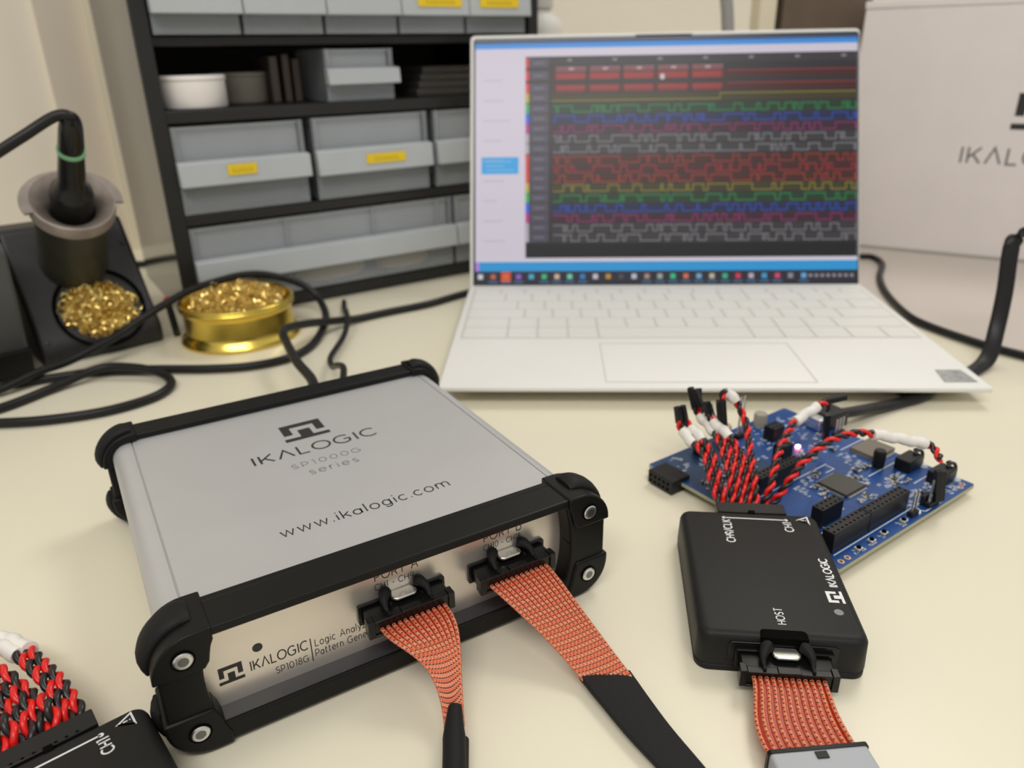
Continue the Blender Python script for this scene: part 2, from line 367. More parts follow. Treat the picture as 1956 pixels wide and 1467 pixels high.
# ------------------------------------------------------------------ room
CA = math.radians(33)                      # direction of the cabinet front and of the wall behind it
cx_, sx_ = math.cos(CA), math.sin(CA)
KC = 1.027; ZC0 = -4.84                   # cabinet size factor and the height its own zero sits at
def wp(s, d):
    s *= KC; d *= KC
    return (-237.2 + s * cx_ - d * sx_, 525.8 + s * sx_ + d * cx_)   # cabinet frame -> bench
g = G(); g.box(-2200, 2600, -1500, 3200, -760, -740); tag(g.obj('floor', M_FLOOR), kind='structure')
def wallbox(name, s0, s1, d0, d1, z0, z1, m):
    g = G(); g.prism([wp(s0, d0), wp(s1, d0), wp(s1, d1), wp(s0, d1)], z0, z1); o = g.obj(name, m, bevel=0); tag(o, kind='structure'); return o
wallbox('wall_back', -900, 1500, 300, 340, -740, 1500, M_WALL)
wallbox('trim_1', -24, 12, 288, 300, -740, 1500, mat('beige_board_paint', (0.66, .59, .49), .65, vary=.03, vscale=4))
wallbox('trim_2', 12, 30, 276, 300, -740, 1500, M_WALL3)
bench = thing('workbench', 'cream laminate workbench top that everything stands on', 'table', (0, 300, -740))
g = G(); A = wp(-640, 299); B = wp(1100, 299)
g.xf = Matrix.Translation((0, -300, 740))
g.prism([(A[0], -260), (B[0], -260), (B[0], B[1]), (A[0], A[1])], -28, 0); g.obj('bench_top', M_TABLE, bench, bevel=1)
for x, y in ((A[0] + 60, -200), (B[0] - 60, -200), (A[0] + 60, 200), (B[0] - 60, 900)):
    g = G(); g.box(x - 25, x + 25, y - 325, y - 275, 0, 712); g.obj('leg', M_STEELD, bench)

# ------------------------------------------------------------------ logic analyser (u right, w back, z up)
IA = 0.5324
ins = thing('logic_analyzer', 'grey metal measuring instrument with black bumpers and two ribbon cables plugged in front', 'electronic instrument', (-92.18, 170.05, 0), IA)
# aluminium body with two fine seams along the top
prof = rrect(-8, 132, 4.2, 38.2, 6.5, 8)
body = []
for i, p in enumerate(prof):
    body.append(p)
def seam(u): return [(u + .35, 38.2), (u + .3, 37.6), (u - .3, 37.6), (u - .35, 38.2)]
k = max(range(len(prof)), key=lambda i: (round(prof[i][1], 3), prof[i][0]))
top_r = [i for i, p in enumerate(prof) if abs(p[1] - 38.2) < 1e-6]
ins_at = top_r[0] + 1
body = prof[:ins_at] + seam(125.4) + seam(0.0) + prof[ins_at:]
g = G(); g.prism(body, -3, 124, 'xz'); g.obj('metal_case', M_ALU, ins)
# front panel
g = G(); g.prism(rrect(-4, 127, 5.5, 40.2, 3), -7.6, -5.5, 'xz'); panel = g.obj('front_panel', M_PANEL, ins)
g = G(); g.box(2.2, 119.2, -13.4, -7.4, 7.6, 8.15); g.obj('lower_ledge_sheen', mat('grey_ledge_sheen', (0.045, 0.045, 0.05), .3, spec=.6), ins)  # strip added over the black bar; its grey stands in for reflected light
def frame(w0, w1, name):
    out = rrect(-10.6, 135.0, 1.2, 41.3, 11, 9)
    inn = []
    # opening: flat top and bottom, sides bowed outwards
    n_out = len(out); cx, cz = 61, 22
    il, ir, ib, it = 2.8, 118.6, 7.9, 38.4
    for p in out:
        d = Vector((p[0] - 62, p[1] - 21.3)); u = 62 + (p[0] - 62) * (il - 60.7) / (-10.6 - 62) if p[0] < 62 else 62 + (p[0] - 62) * (ir - 60.7) / (135 - 62)
        z = cz + (p[1] - 21.25) / 20.05 * 15.5
        t = max(-1, min(1, (z - 23) / 15.2)); 
        inn.append((u, z))
    inn = []
    per = n_out // 4
    for q in range(4):
        for k in range(per):
            t = k / (per - 1)
            if q == 0: zt = 23.15 - 15.25 * t; u = il - 2.2 * (1 - ((zt - 23.15) / 15.25) ** 2) ; inn.append((u, zt))
            elif q == 1: zt = 7.9 + 15.25 * t; u = ir + 2.2 * (1 - ((zt - 23.15) / 15.25) ** 2); inn.append((u, zt))
            elif q == 2: zt = 23.15 + 15.25 * t; u = ir + 2.2 * (1 - ((zt - 23.15) / 15.25) ** 2); inn.append((u, zt))
            else: zt = 38.4 - 15.25 * t; u = il - 2.2 * (1 - ((zt - 23.15) / 15.25) ** 2); inn.append((u, zt))
    g = G(); g.ring(out, inn, w0, w1, 'xz'); return g.obj(name, M_BLK, ins, bevel=.7, seg=3, ang=30)
frame(-14.4, -2.0, 'front_frame')
# closed-in strip of the frame that covers the edge of the case
g = G(); g.ring(rrect(-10.6, 135, 1.2, 41.3, 11, 9), rrect(-7.9, 131.9, 4.3, 38.1, 6.4, 9), -2.4, .4, 'xz'); g.obj('frame_lip', M_BLK, ins, bevel=.4)
g = G(); g.ring(rrect(-10.6, 135, 1.2, 41.0, 11, 9), rrect(-7.9, 131.9, 4.3, 38.1, 6.4, 9), 120.0, 131.2, 'xz'); g.obj('rear_frame', M_BLK, ins, bevel=.8, seg=3)
g = G(); g.box(-8, 132, 122, 126, 4, 39); g.obj('rear_panel', M_BLK, ins)
UC, ZC = 62.2, 21.3
def bumper(sx, top, w0, w1, rear=False):
    """one corner cap, mirrored about the middle of the case"""
    H = 20.6; W = 74.0; r = 12.0
    P = []
    zin = 8.0 if top else 6.2            # where the cap ends towards mid height
    iu = 57.4                            # inner edge towards the opening
    P.append((iu if not rear else 60, H))
    for k in range(11):
        t = .5 * PI - .5 * PI * k / 10; P.append((W - r + r * math.cos(t), H - r + r * math.sin(t)))
    P.append((W, zin)); P.append((60.8 if not rear else 70.3, zin))
    if not rear:
        for q in (10, 12.5, 14.9): P.append((60.3 - 2.2 * ((q / 15.3) ** 2) , q))
        P.append((iu, 16.6))
    else:
        P += [(70.3, 11.0), (69.6, 13.5), (67.5, 16.3), (64, 17.2), (60, 17.2)]
    Q = [(UC + sx * u, ZC + (1 if top else -1) * z) for u, z in P]
    area2 = sum(Q[i][0] * Q[(i + 1) % len(Q)][1] - Q[(i + 1) % len(Q)][0] * Q[i][1] for i in range(len(Q)))
    if area2 < 0: Q = Q[::-1]
    g = G(); g.prism(Q, w0, w1, 'xz'); o = g.obj('corner_bumper', M_BLK, ins, bevel=.9, seg=3, ang=30)
    # raised rubber bead that wraps the corner
    wm = (w0 + w1) / 2 + (1.5 if not rear else 0); pts = []
    base = [(61.5, H + .2)] + [(W - r + (r + .3) * math.cos(.5 * PI - .5 * PI * k / 10), H - r + (r + .3) * math.sin(.5 * PI - .5 * PI * k / 10)) for k in range(11)] + [(W + .3, 7.6 if top else 6.4)]
    for u, z in base: pts.append((UC + sx * u, wm, ZC + (1 if top else -1) * z))
    g = G(); pts = resample(spline(pts, 3), 1.4); n = len(pts)
    wd = 5.2 if not rear else 4.4
    # a wide, low bead: flattened tube, thinner at the ends
    nrm = []
    R = []
    for i, p in enumerate(pts):
        e = min(1, (i + .6) / 3, (n - i - .4) / 3); e = math.sqrt(max(.1, e))
        tt = (pts[min(i + 1, n - 1)] - pts[max(i - 1, 0)]).normalized(); o_ = tt.cross(UY).normalized()
        c0 = Vector((UC, wm, ZC)); 
        if (p - c0).dot(o_) < 0: o_ = -o_
        R.append([g.av(p + o_ * (2.3 * e * math.sin(a)) + UY * (wd * (0.75 + .25 * e) * math.cos(a))) for a in [2 * PI * q / 14 for q in range(14)]])
    for i in range(n - 1):
        for q in range(14): g.af([R[i][q], R[i][(q + 1) % 14], R[i + 1][(q + 1) % 14], R[i + 1][q]])
    g.af(R[0][::-1]); g.af(R[-1]); g.obj('rubber_bead', M_RUB, o, ang=60)
    return o
def screw(u, z, parent):
    g = G(); g.lathe((u, -15.35, z), [(3.15, 0), (2.95, .05), (2.9, .5)], 28, (0, -1, 0)); hb = g.obj('screw_recess', M_HOLE, parent)
    g = G(); g.lathe((u, -15.4, z), [(2.55, -.2), (2.55, .35), (2.2, .62), (1.45, .66), (1.40, .66)], 28, (0, -1, 0)); s_ = g.obj('screw', M_STEEL, parent, ang=25)
    g = G(); g.lathe((u, -16.07, z), [(.001, 0), (1.45, 0)], 6, (0, -1, 0)); g.lathe((u, -16.09, z), [(.001, 0), (.7, 0.0)], 6, (0, -1, 0))
    g.obj('hex_socket', M_STEELD, parent, smooth=False)
for sx in (-1, 1):
    for tp in (True, False):
        b = bumper(sx, tp, -15.3, 2.6)
        u = UC + sx * 65.6; z = 34.7 if tp else 9.0
        screw(u, z, b)
        bumper(sx, tp, 118.6, 132.4, rear=True)
# printing on the lid
logo((53.3, 84.6, 38.2), UX, UY, 16.8, 15.2, M_INK, ins)
write('lettering', 'IK^LOGIC', (37.2, 72.6, 38.2), UX, UY, 6.6, 49.2, .42, M_INK, ins, sx=1.02)
write('lettering', 'SP1000G', (48.6, 62.2, 38.2), UX, UY, 3.5, 27, .17, M_INKG, ins)
write('lettering', 'series', (53.2, 55.0, 38.2), UX, UY, 4.4, 18.8, .19, M_INKG, ins)
write('lettering', 'www.ikalogic.com', (33.2, 20.8, 38.2), UX, UY, 4.9, 60, .25, M_INK, ins)
# printing on the front panel
PW = -7.6
logo((4.6, PW, 15.2), UX, UZ, 6.6, 6.0, M_INK, ins)
write('lettering', 'IK^LOGIC', (13.3, PW, 16.4), UX, UZ, 3.3, 16.8, .19, M_INK, ins)
write('lettering', 'SP1018G', (20.0, PW, 11.9), UX, UZ, 2.3, 9.8, .11, M_INK, ins)
write('lettering', 'Logic Analyzer', (32.2, PW, 16.3), UX, UZ, 2.55, 18.6, .115, M_INK, ins)
write('lettering', 'Pattern Generator', (32.0, PW, 12.6), UX, UZ, 2.5, 22.2, .115, M_INK, ins)
g = G(); g.strokes([[(31.0, 11.3), (31.0, 19.8)]], (0, PW, 0), UX, UZ, .16); g.obj('printed_line', M_INK, ins, smooth=False)
g = G(); g.lathe((16.1, PW, 23.7), [(1.45, 0), (1.45, .08), (.001, .08)], 24, (0, -1, 0)); g.obj('indicator_window', M_INK, ins)
for u0, a, b, c in ((52.6, 'PORT A', 'CH1 - CH9', 12.9), (90.6, 'PORT B', 'CH10 - CH18', 14.2)):
    write('lettering', a, (u0, PW, 31.7), UX, UZ, 3.6, 14.4, .15, M_INK, ins)
    write('lettering', b, (u0 - .2, PW, 28.3), UX, UZ, 2.2, c, .105, M_INK, ins)
# ------------------------------------------------------------------ ribbon cables
def bez(p0, p1, p2, p3, n):
    return [p0 * (1 - t) ** 3 + p1 * 3 * t * (1 - t) ** 2 + p2 * 3 * t * t * (1 - t) + p3 * t ** 3 for t in [k / n for k in range(n + 1)]]
def plug(parent, O, rz, holder=None):
    """black latched plug: O = middle of the bottom edge on the panel face; local x along it, -y out of the panel"""
    Mx = Matrix.Translation(Vector(O)) @ Matrix.Rotation(rz, 4, 'Z')
    def add(name, m, fn, bevel=.3):
        g = G(); g.xf = Mx; fn(g); return g.obj(name, m, parent, bevel=bevel)
    h = 6.4
    def fl(g): g.ring(rrect(-14.6, 14.6, 0, h + .6, .6), rrect(-13.6, 13.6, .9, h - .3, .4), -1.3, -.02, 'xz'); g.box(-13.7, 13.7, -.9, -.1, .8, h - .2)
    shell = add('socket_shroud', M_GLOSSB, fl, .15)
    def bd(g):
        g.prism(rrect(-13.4, 13.4, 1.0, h - .6, .4), -6.8, -.9, 'xz')
    b = add('plug_body', M_GLOSSB, bd)
    def nose(g):
        g.box(-14.3, 14.3, -9.2, -6.9, .2, 1.0); g.box(-14.3, -12.2, -9.2, -5.6, .6, h - .2); g.box(12.2, 14.3, -9.2, -5.6, .6, h - .2)
        g.box(-12.4, 12.4, -8.6, -6.5, .9, h - 1.2); g.box(-12.2, 12.2, -9.1, -6.6, h - 1.3, h - .5)
        g.box(-3.4, 3.4, -9.35, -6.6, h - 1.2, h - .05)
    add('strain_relief_bar', M_GLOSSB, nose, .2)
    for s_ in (-1, 1):
        def hook(g):
            P = spline([(s_ * 4.9, -.5, h + 2.4), (s_ * 5.9, -1.6, h + 2.6), (s_ * 6.9, -3.6, h + 1.9), (s_ * 7.2, -5.2, h + .8), (s_ * 7.1, -6.6, h - .2)], 5)
            g.tube(P, [1.7, 1.85, 1.9, 1.9, 1.9, 1.85, 1.8, 1.7, 1.6, 1.5, 1.4, 1.3, 1.2, 1.1, 1.0, .9, .85, .8, .75, .7, .65][:len(P)], 10)
            g.box(s_ * 7.1 - .45, s_ * 7.1 + .45, -8.3, -1, h - 1.2, h + .35)
        add('latch_arm', M_RUB, hook, .12)
    def tab(g): g.prism([(-3.2, -.1), (-4.3, -2.6), (-4.0, -3.8), (-2.9, -4.7), (2.9, -4.7), (4.0, -3.8), (4.3, -2.6), (3.2, -.1)][::-1], h + .5, h + 1.5)
    add('metal_tab', M_TAB, tab, .35)
    return b
def ribbon(name_label, port, rz, ends, wires, extra, group='flat copper-coloured ribbon cables', n=12, r=.78, swap=0.0, ring=30):
    """wires: function i -> list of 4 control points (bench mm)"""
    t = thing('ribbon_cable', name_label, 'cable', port, 0, group)
    off = Vector(port)
    plug(t, (0, 0, 0), rz)
    paths = []
    for i in range(n):
        P = bez(*[Vector(q) - off for q in wires(i / (n - 1))], ring)
        paths.append(P)
        g = G(); g.tube(P, r, 8, uvw=True); g.obj('wire', M_STRAND, t, ang=80)
    # flat insulation web under and between the strands
    g = G(); V = []
    up = UZ
    for i in range(n):
        V.append([g.av(p - Vector((0, 0, .45))) for p in paths[i]])
    for i in range(n - 1):
        for k in range(len(paths[0]) - 1):
            g.af([V[i][k], V[i + 1][k], V[i + 1][k + 1], V[i][k + 1]])
    web = g.obj('insulation_web', M_ORNG, t, ang=80)
    sol = web.modifiers.new('thick', 'SOLIDIFY'); sol.thickness = .5 * S; sol.offset = 0
    return t, off
def iw(u, w_, z):
    return Vector((-92.18 + u * math.cos(IA) - w_ * math.sin(IA), 170.05 + u * math.sin(IA) + w_ * math.cos(IA), z))
OUT = Vector((math.sin(IA), -math.cos(IA), 0))
def port_wires(uc, E0, E1, zl, k1, k2, dend):
    def fn(t):
        s0 = iw(uc - 10.4 + 20.8 * t, -16.4, 20.9); e = Vector(E0).lerp(Vector(E1), t)
        return [s0, s0 + OUT * k1 + Vector((0, 0, .5)), e - Vector(dend) * k2 + Vector((0, 0, zl)), e]
    return fn
# port A cable: bunched into a heat-shrink tube
PA = iw(60.6, -7.6, 18.4)
tA, oA = ribbon('red and copper ribbon cable from port A, narrowing into black heat-shrink tubing', PA, IA, None,
    port_wires(60.9, (-20.2, 157.5, 5.6), (-15.6, 158.5, 6.2), 9, 13, 22, (.12, -.99, 0)), None, r=.64)
g = G(); P = [Vector(q) - oA for q in ((-17.9, 163, 8.6), (-17.8, 156, 7.4), (-17.3, 148, 6.4), (-16.6, 132, 5.0), (-15, 100, 4))]
P = spline(P, 6); g.tube(P, [2.0 + (1.2 if i > 8 else .15 * i) for i in range(len(P))], 16); g.obj('heat_shrink_tube', M_SHRB, tA, ang=70)
g = G(); P = [Vector(q) - oA for q in ((-15.9, 155, 4.6), (-15.6, 146, 4.2), (-15, 130, 4))]
g.tube(spline(P, 6), 2.2, 14); g.obj('heat_shrink_tube', M_SHRB, tA, ang=70)
PB = iw(98.6, -7.6, 18.4)
tB, oB = ribbon('red and copper ribbon cable from port B, running into a flat black sleeve', PB, IA, None,
    port_wires(98.6, (20.6, 176.5, 3.4), (34.6, 177.2, 4.0), 7, 6, 16, (.62, -.78, 0)), None, r=.66)
g = G(); P = spline([Vector(q) - oB for q in ((26.8, 179.0, 3.6), (31.0, 170, 3.3), (36.5, 158.5, 3.0), (43.0, 146.8, 2.8), (52, 130, 2.6), (66, 106, 2.6))], 6)
R = []
for i, p in enumerate(P):
    tt = (P[min(i + 1, len(P) - 1)] - P[max(i - 1, 0)]).normalized(); sd = Vector((1, .10, .0)) if i < 3 else Vector((1, .12, 0)); sd.normalize()
    hw = 7.7 - .12 * i if i < 24 else 5
    R.append([g.av(p + sd * x * hw + Vector((0, 0, z))) for x, z in ((-1, -1.1), (-.5, -1.4), (.5, -1.4), (1, -1.1), (1.05, 0), (1, 1.1), (.5, 1.4), (-.5, 1.4), (-1, 1.1), (-1.05, 0))])
for i in range(len(R) - 1):
    for q in range(10): g.af([R[i][q], R[i][(q + 1) % 10], R[i + 1][(q + 1) % 10], R[i + 1][q]])
g.af(R[0][::-1]); g.af(R[-1]); g.obj('flat_sleeve', M_SHRB, tB, ang=50)

# ------------------------------------------------------------------ probe pods
def pod(label, loc, rz, connector_label=None, host=True):
    t = thing('probe_pod', label, 'probe', loc, rz, 'black probe pods')
    W, D, H = 52.0, 70.5, 14.5
    g = G(); r = 4.5
    layers = [(.9, 2.2, .0), (.35, 3.0, .0), (0, 12.4, 0), (-.5, 13.6, 0), (-1.6, 14.35, 0), (-2.6, 14.5, 0)]
    rings = []
    for off, z, _ in [(-.3, 2.2, 0), (-.3, 2.6, 0), (0, 3.0, 0), (-.35, 12.2, 0), (-.9, 13.5, 0), (-1.8, 14.25, 0), (-2.9, 14.5, 0)]:
        rings.append([g.av((x, y, z)) for x, y in rrect(-off, W + off, -off, D + off, max(r + off, .8), 7)])
    n = len(rings[0])
    for a, b in zip(rings, rings[1:]):
        for q in range(n): g.af([a[q], a[(q + 1) % n], b[(q + 1) % n], b[q]])
    g.af(rings[-1]); g.af(rings[0][::-1]); g.obj('housing', M_POD, t, ang=50)
    g = G(); g.prism(rrect(.1, W - .1, .1, D - .1, 4.4, 7), 0, 2.25); g.obj('base_cover', M_POD, t, bevel=.4)
    Z = 14.5
    # channel line with end dots, warning triangle, writing
    g = G(); g.strokes([[(16.6, 65.0), (39.4, 65.0)]], (0, 0, Z), UX, UY, .28)
    for x in (16.6, 39.4):
        g.lathe((x, 65.0, Z), [(.75, .06), (.001, .06)], 16)
    g.obj('channel_line', M_WINK, t, smooth=False)
    V = Vector((0, 1, 0)); U = Vector((1, 0, 0))
    write('lettering', 'CH9/CLK', (18.6, 49.2, Z), UY, -UX, 2.9, 14.4, .24, M_WINK, t)
    write('lettering', 'CH1', (40.9, 57.6, Z), UY, -UX, 2.9, 5.9, .24, M_WINK, t)
    g = G(); g.strokes([[(43.6, 65.4), (47.6, 63.1), (47.6, 67.7), (43.6, 65.4), (47.6, 63.1)]], (0, 0, Z), UX, UY, .27)
    g.strokes([[(45.0, 65.4), (46.2, 65.4)], [(46.6, 65.4), (46.95, 65.4)]], (0, 0, Z), UX, UY, .22); g.obj('warning_triangle', M_WINK, t, smooth=False)
    write('lettering', 'IK^LOGIC', (48.2, 26.3, Z), UY, -UX, 2.6, 15.4, .26, M_WINK, t)
    logo((48.6, 18.2, Z), UY, -UX, 5.6, 5.2, M_WINK, t)
    write('lettering', 'HOST', (27.6, 6.2, Z), UY, -UX, 2.5, 7.6, .17, M_WINK, t)
    g = G(); g.lathe((45.2, 13.6, Z), [(1.45, .05), (.001, .05)], 24); g.obj('indicator_window', M_LEDOFF, t)
    # recess round the host socket and slot at the far end
    g = G(); g.prism(rrect(19.0, 33.0, -.35, 3.6, (0.2, .2, 1.4, 1.4)), 11.6, 14.56); g.obj('latch_recess', M_HOLE, t)
    g = G(); g.prism(rrect(9.6, 42.2, 3.0, 12.2, 1.2), -.35, .6, 'xz'); g.obj('socket_recess', M_GLOSSB, t, bevel=.2)
    g = G(); g.box(26.6, 28.9, 68.6, 70.9, 12.3, 14.56); g.obj('key_slot', M_HOLE, t)
    return t
pod1 = pod('black probe pod beside the blue circuit board, ribbon cable leaving its host end', (55.6, 184.6, 0), math.radians(-7.0))
a2 = math.radians(40.3); ox = -104.9 - (52 * math.cos(a2) - 70.5 * math.sin(a2)); oy = 162.4 - (52 * math.sin(a2) + 70.5 * math.cos(a2))
pod2 = pod('black probe pod cut off by the frame, touching the near left bumper of the instrument', (ox, oy, 0), a2)
# host ribbon
def pl_(o, rz, p): return Vector((o[0] + p[0] * math.cos(rz) - p[1] * math.sin(rz), o[1] + p[0] * math.sin(rz) + p[1] * math.cos(rz), p[2]))
rzp = math.radians(-7.0); PH = pl_((55.6, 184.6), rzp, (26.2, -.35, 3.4))
def hw_(t):
    s0 = pl_((55.6, 184.6), rzp, (16.0 + 20.4 * t, -8.9, 6.9)); e = Vector((67.6, 146.0, 5.0)).lerp(Vector((91.6, 148.0, 4.4)), t)
    return [s0, s0 + Vector((-.8, -9 , -.6)), e + Vector((-4.0 + 2 * t, 12, 1.6 - 1.2 * t)), e]
tH, oH = ribbon('copper ribbon cable from the whole black pod, ending in a light grey connector', PH, rzp, None, hw_, None, r=.68)
g = G(); g.xf = Matrix.Translation(-oH) @ Matrix.Translation((79.6, 146.6, 0)) @ Matrix.Rotation(math.radians(4.5), 4, 'Z')
g.prism(rrect(-13.4, 13.4, 1.2, 8.0, 1.0), -18, .6, 'xz'); g.obj('grey_connector', M_GREYC, tH, bevel=.5)
g = G(); g.xf = Matrix.Translation(-oH) @ Matrix.Translation((79.6, 146.6, 0)) @ Matrix.Rotation(math.radians(4.5), 4, 'Z')
g.ring(rrect(-13.8, 13.8, .9, 8.3, 1.0), rrect(-13.0, 13.0, 1.7, 7.5, .8), .1, 1.3, 'xz'); g.box(-1.6, 1.6, -2.6, -.5, 8.0, 8.4); g.obj('connector_rim', M_BLK, tH)

# ------------------------------------------------------------------ test lead sets
def twisted(parent, off, path, i0, i1, shrink=None, plug_pts=None, pitch=8.4, rw=.92, phase=0.0):
    """two insulated wires wound round each other along path; shrink = (from, to) indices of the white sleeve"""
    ctrl = [Vector(p) - off for p in path]; P = resample(spline(ctrl, 10), .45); n = len(P); L = n * .45
    # reference frame
    rows = []; u = Vector((0, 0, 1)); tprev = None
    for k in range(n):
        t = (P[min(k + 1, n - 1)] - P[max(k - 1, 0)]).normalized()
        u = u - t * u.dot(t)
        if u.length < 1e-4: u = Vector((1, 0, 0)) - t * t.x
        u.normalize(); rows.append((P[k], u.copy(), t.cross(u)))
    for nm, m, ph in (('red_wire', M_RED, 0), ('black_wire', M_BWIRE, PI)):
        pts = []
        for k, (p, a, b) in enumerate(rows):
            ang = ph + phase + 2 * PI * (k * .45) / pitch; open_ = 1.0
            pts.append(p + (a * math.cos(ang) + b * math.sin(ang)) * (rw * .98))
        g = G(); g.tube(pts[::2] + [pts[-1]], rw, 8); g.obj(nm, m, parent, ang=80)
    if shrink:
        c0, c1 = Vector(path[shrink[0]]) - off, Vector(path[shrink[1]]) - off
        k0 = min(range(n), key=lambda k: (P[k] - c0).length); k1 = min(range(n), key=lambda k: (P[k] - c1).length)
        if k1 - k0 > 3:
            seg = rows[k0:k1 + 1]; pts = []; rr = []
            for k, (p, a, b) in enumerate(seg):
                ang = phase + 2 * PI * ((k + k0) * .45) / pitch * 1.0
                pts.append(p + (a * math.cos(ang) + b * math.sin(ang)) * .28); rr.append(2.54 * rw + .13 * math.sin(ang * 2))
            g = G(); g.tube(pts[::2] + [pts[-1]], rr[::2] + [rr[-1]], 12); g.obj('white_sleeve', M_SHRW, parent, ang=80)
    if plug_pts:
        for (a, b) in plug_pts:
            a = Vector(a) - off; b = Vector(b) - off; ax = (b - a).normalized(); sd = ax.cross(UZ);
            if sd.length < .2: sd = ax.cross(UX)
            sd.normalize(); up = sd.cross(ax); g = G()
            I = [g.av(c + sd * x * 1.3 + up * y * 1.3) for c in (a, b) for x, y in ((-1, -1), (1, -1), (1, 1), (-1, 1))]
            for q in ((0, 1, 2, 3), (7, 6, 5, 4), (0, 4, 5, 1), (1, 5, 6, 2), (2, 6, 7, 3), (3, 7, 4, 0)): g.af([I[k] for k in q])
            g.obj('plug', M_HDR, parent, bevel=.25)
LEADS = [
 ([(83.4,262,9.5),(81.9,272,14),(81.7,283,19.1),(80.3,292,20.5),(79,296,20.2),(75,303,23.4),(74.2,305,26.8)], (4, 5), [((74.2,305,26.0),(73.1,306.5,33.5))]),
 ([(85.8,262,9.5),(84.7,272,16),(84.4,284,21),(83.6,292,21.7),(83,296,21.7),(79.3,304,24.6),(77.3,307,25.8)], (4, 5), [((77.3,307,25.6),(75.6,308.5,33))]),
 ([(88.3,262,9.5),(89.1,274,17.8),(89.3,286,21),(89.2,295,23.1),(88.5,299,24.1),(84.7,310,26.8),(82.8,313,29.3)], (4, 5), [((82.8,313,29.0),(80.2,314.5,39)), ((84.5,312,29.0),(84.2,316,38))]),
 ([(90.7,262,9.5),(91.1,274,19),(91.5,286,22.3),(91.6,294,24.3),(91.2,298,24.8),(86.9,308,28.5),(85,311,31.5)], (4, 5), [((85,311,31.0),(82,313.5,38.5))]),
 ([(93.1,262,9.5),(93.4,274,17.7),(93.5,285,21.5),(94,294,23),(93.1,298,24),(90.9,306,25.7),(89.6,309,26.9)], (4, 5), [((89.6,309,26.6),(88,311.5,32))]),
 ([(95.5,262,9.5),(96,272,16.3),(96.2,280,20.4),(94.8,288,23.6),(93.4,292,25.3),(88.6,302,27.5),(87.0,305,29.5)], (4, 5), [((87.0,305,29.2),(86,307,35.5))]),
 ([(97.4,262,9.5),(97.9,268,15.8),(98.7,276,20.2),(100.1,287,25.3),(100.6,296,30.7),(98.8,301,35.2),(97.5,303,37.5),(92.6,303.5,41.4),(91.4,302.8,39)], (6, 7), [((91.6,302.5,38.2),(93.6,301,22.5)), ((90.4,302.9,37.8),(92.0,301.8,23))]),
 ([(100.4,262,9.5),(104.1,267,16.2),(107,273,20.5),(111.2,281,24),(116,289,26.2),(120.9,296,27.3),(123.6,300,28),(136.1,307,32.3),(140.2,309,33),(142,310,29)], (6, 7), [((142.4,311,26),(144.4,313,11.5)), ((140,309.6,33.2),(149.7,311.5,34.4))]),
 ([(103.2,262,9.5),(108.7,264.2,16.8),(112.9,267,21.8),(120.4,272,26.8),(129.8,277,30.7),(140.7,281,31.8),(149.7,283,30.3),(173,283,25.1),(175.9,280,23.6),(175,274,22.4)], (6, 7), [((171.6,268.2,21),(172.6,266.2,7.6)), ((173.6,269,20.4),(174.4,267.2,7.6))]),
]
LC = pl_((55.6, 184.6), rzp, (28.2, 70.6, 5.6))
t = thing('test_lead_set', 'twisted red and black test leads fanning out from the pod over the blue circuit board', 'test leads', LC, 0, 'twisted test leads')
for i, (pth, sh, pp) in enumerate(LEADS): twisted(t, LC, pth, 0, 0, sh, pp, phase=i * 1.9)
g = G(); g.xf = Matrix.Translation((0, 0, -LC.z)) @ Matrix.Rotation(rzp, 4, 'Z')
g.box(-13.0, 13.0, .4, 7.2, 4.6, 13.6); g.obj('lead_connector', M_HDR, t, bevel=.4)
LC2 = pl_((ox, oy), a2, (25.8, 70.6, 5.6))
t = thing('test_lead_set', 'twisted red and black test leads leaving the cut-off pod toward the edge of the picture', 'test leads', LC2, 0, 'twisted test leads')
g = G(); g.xf = Matrix.Translation((0, 0, -LC2.z)) @ Matrix.Rotation(a2, 4, 'Z')
g.box(-14.2, 14.2, .4, 7.4, 4.2, 13.6); g.obj('lead_connector', M_HDR, t, bevel=.4)
g = G(); g.xf = Matrix.Translation((0, 0, -LC2.z)) @ Matrix.Rotation(a2, 4, 'Z')
for k in range(9): g.box(-12 + k * 2.6, -11.2 + k * 2.6, .8, 1.3, 13.55, 13.75)
g.obj('moulded_marks', M_HOLE, t, smooth=False)
for i in range(9):
    s0 = pl_((ox, oy), a2, (37.8 - i * 3.05, 77.6, 9.0))
    dirv = Vector((-.62, .70, 0)) if i < 5 else Vector((-.68, .66, 0)); dirv.normalize(); side = Vector((-.7, -.7, 0))
    zf = 13.5 - i * .1
    if i < 2:
        P = [s0, s0 + dirv * 7 + Vector((-.3, -.2, 3.6)), s0 + dirv * 19 + Vector((-2, -.5, 4.6)), s0 + dirv * 37 + Vector((-5.4, -1.8, 3.6)), s0 + dirv * 40 + Vector((-6.2, -2.3, 3.4)), s0 + dirv * 50 + Vector((-10, -4.8, 3)), s0 + dirv * 58 + Vector((-14, -7, 3))]
        twisted(t, LC2, [tuple(p) for p in P], 0, 0, (3 if i == 0 else 3, 5), None, phase=i * 1.3 + .6, pitch=9.8, rw=1.0)
    else:
        lat = (i - 2)
        P = [s0, s0 + dirv * 7 + Vector((-.4, -.2, 3.8 + (i % 3))), s0 + dirv * 18 + Vector((-2.5, -1.5, 3.8 + 1.6 * (i % 2))), s0 + dirv * 34 + Vector((-7, -5, 3.2 + 1.5 * (i % 3))), s0 + dirv * 60 + Vector((-18, -12, 3))]
        twisted(t, LC2, [tuple(p) for p in P], 0, 0, None, None, phase=i * 1.7, pitch=9.8, rw=1.0)

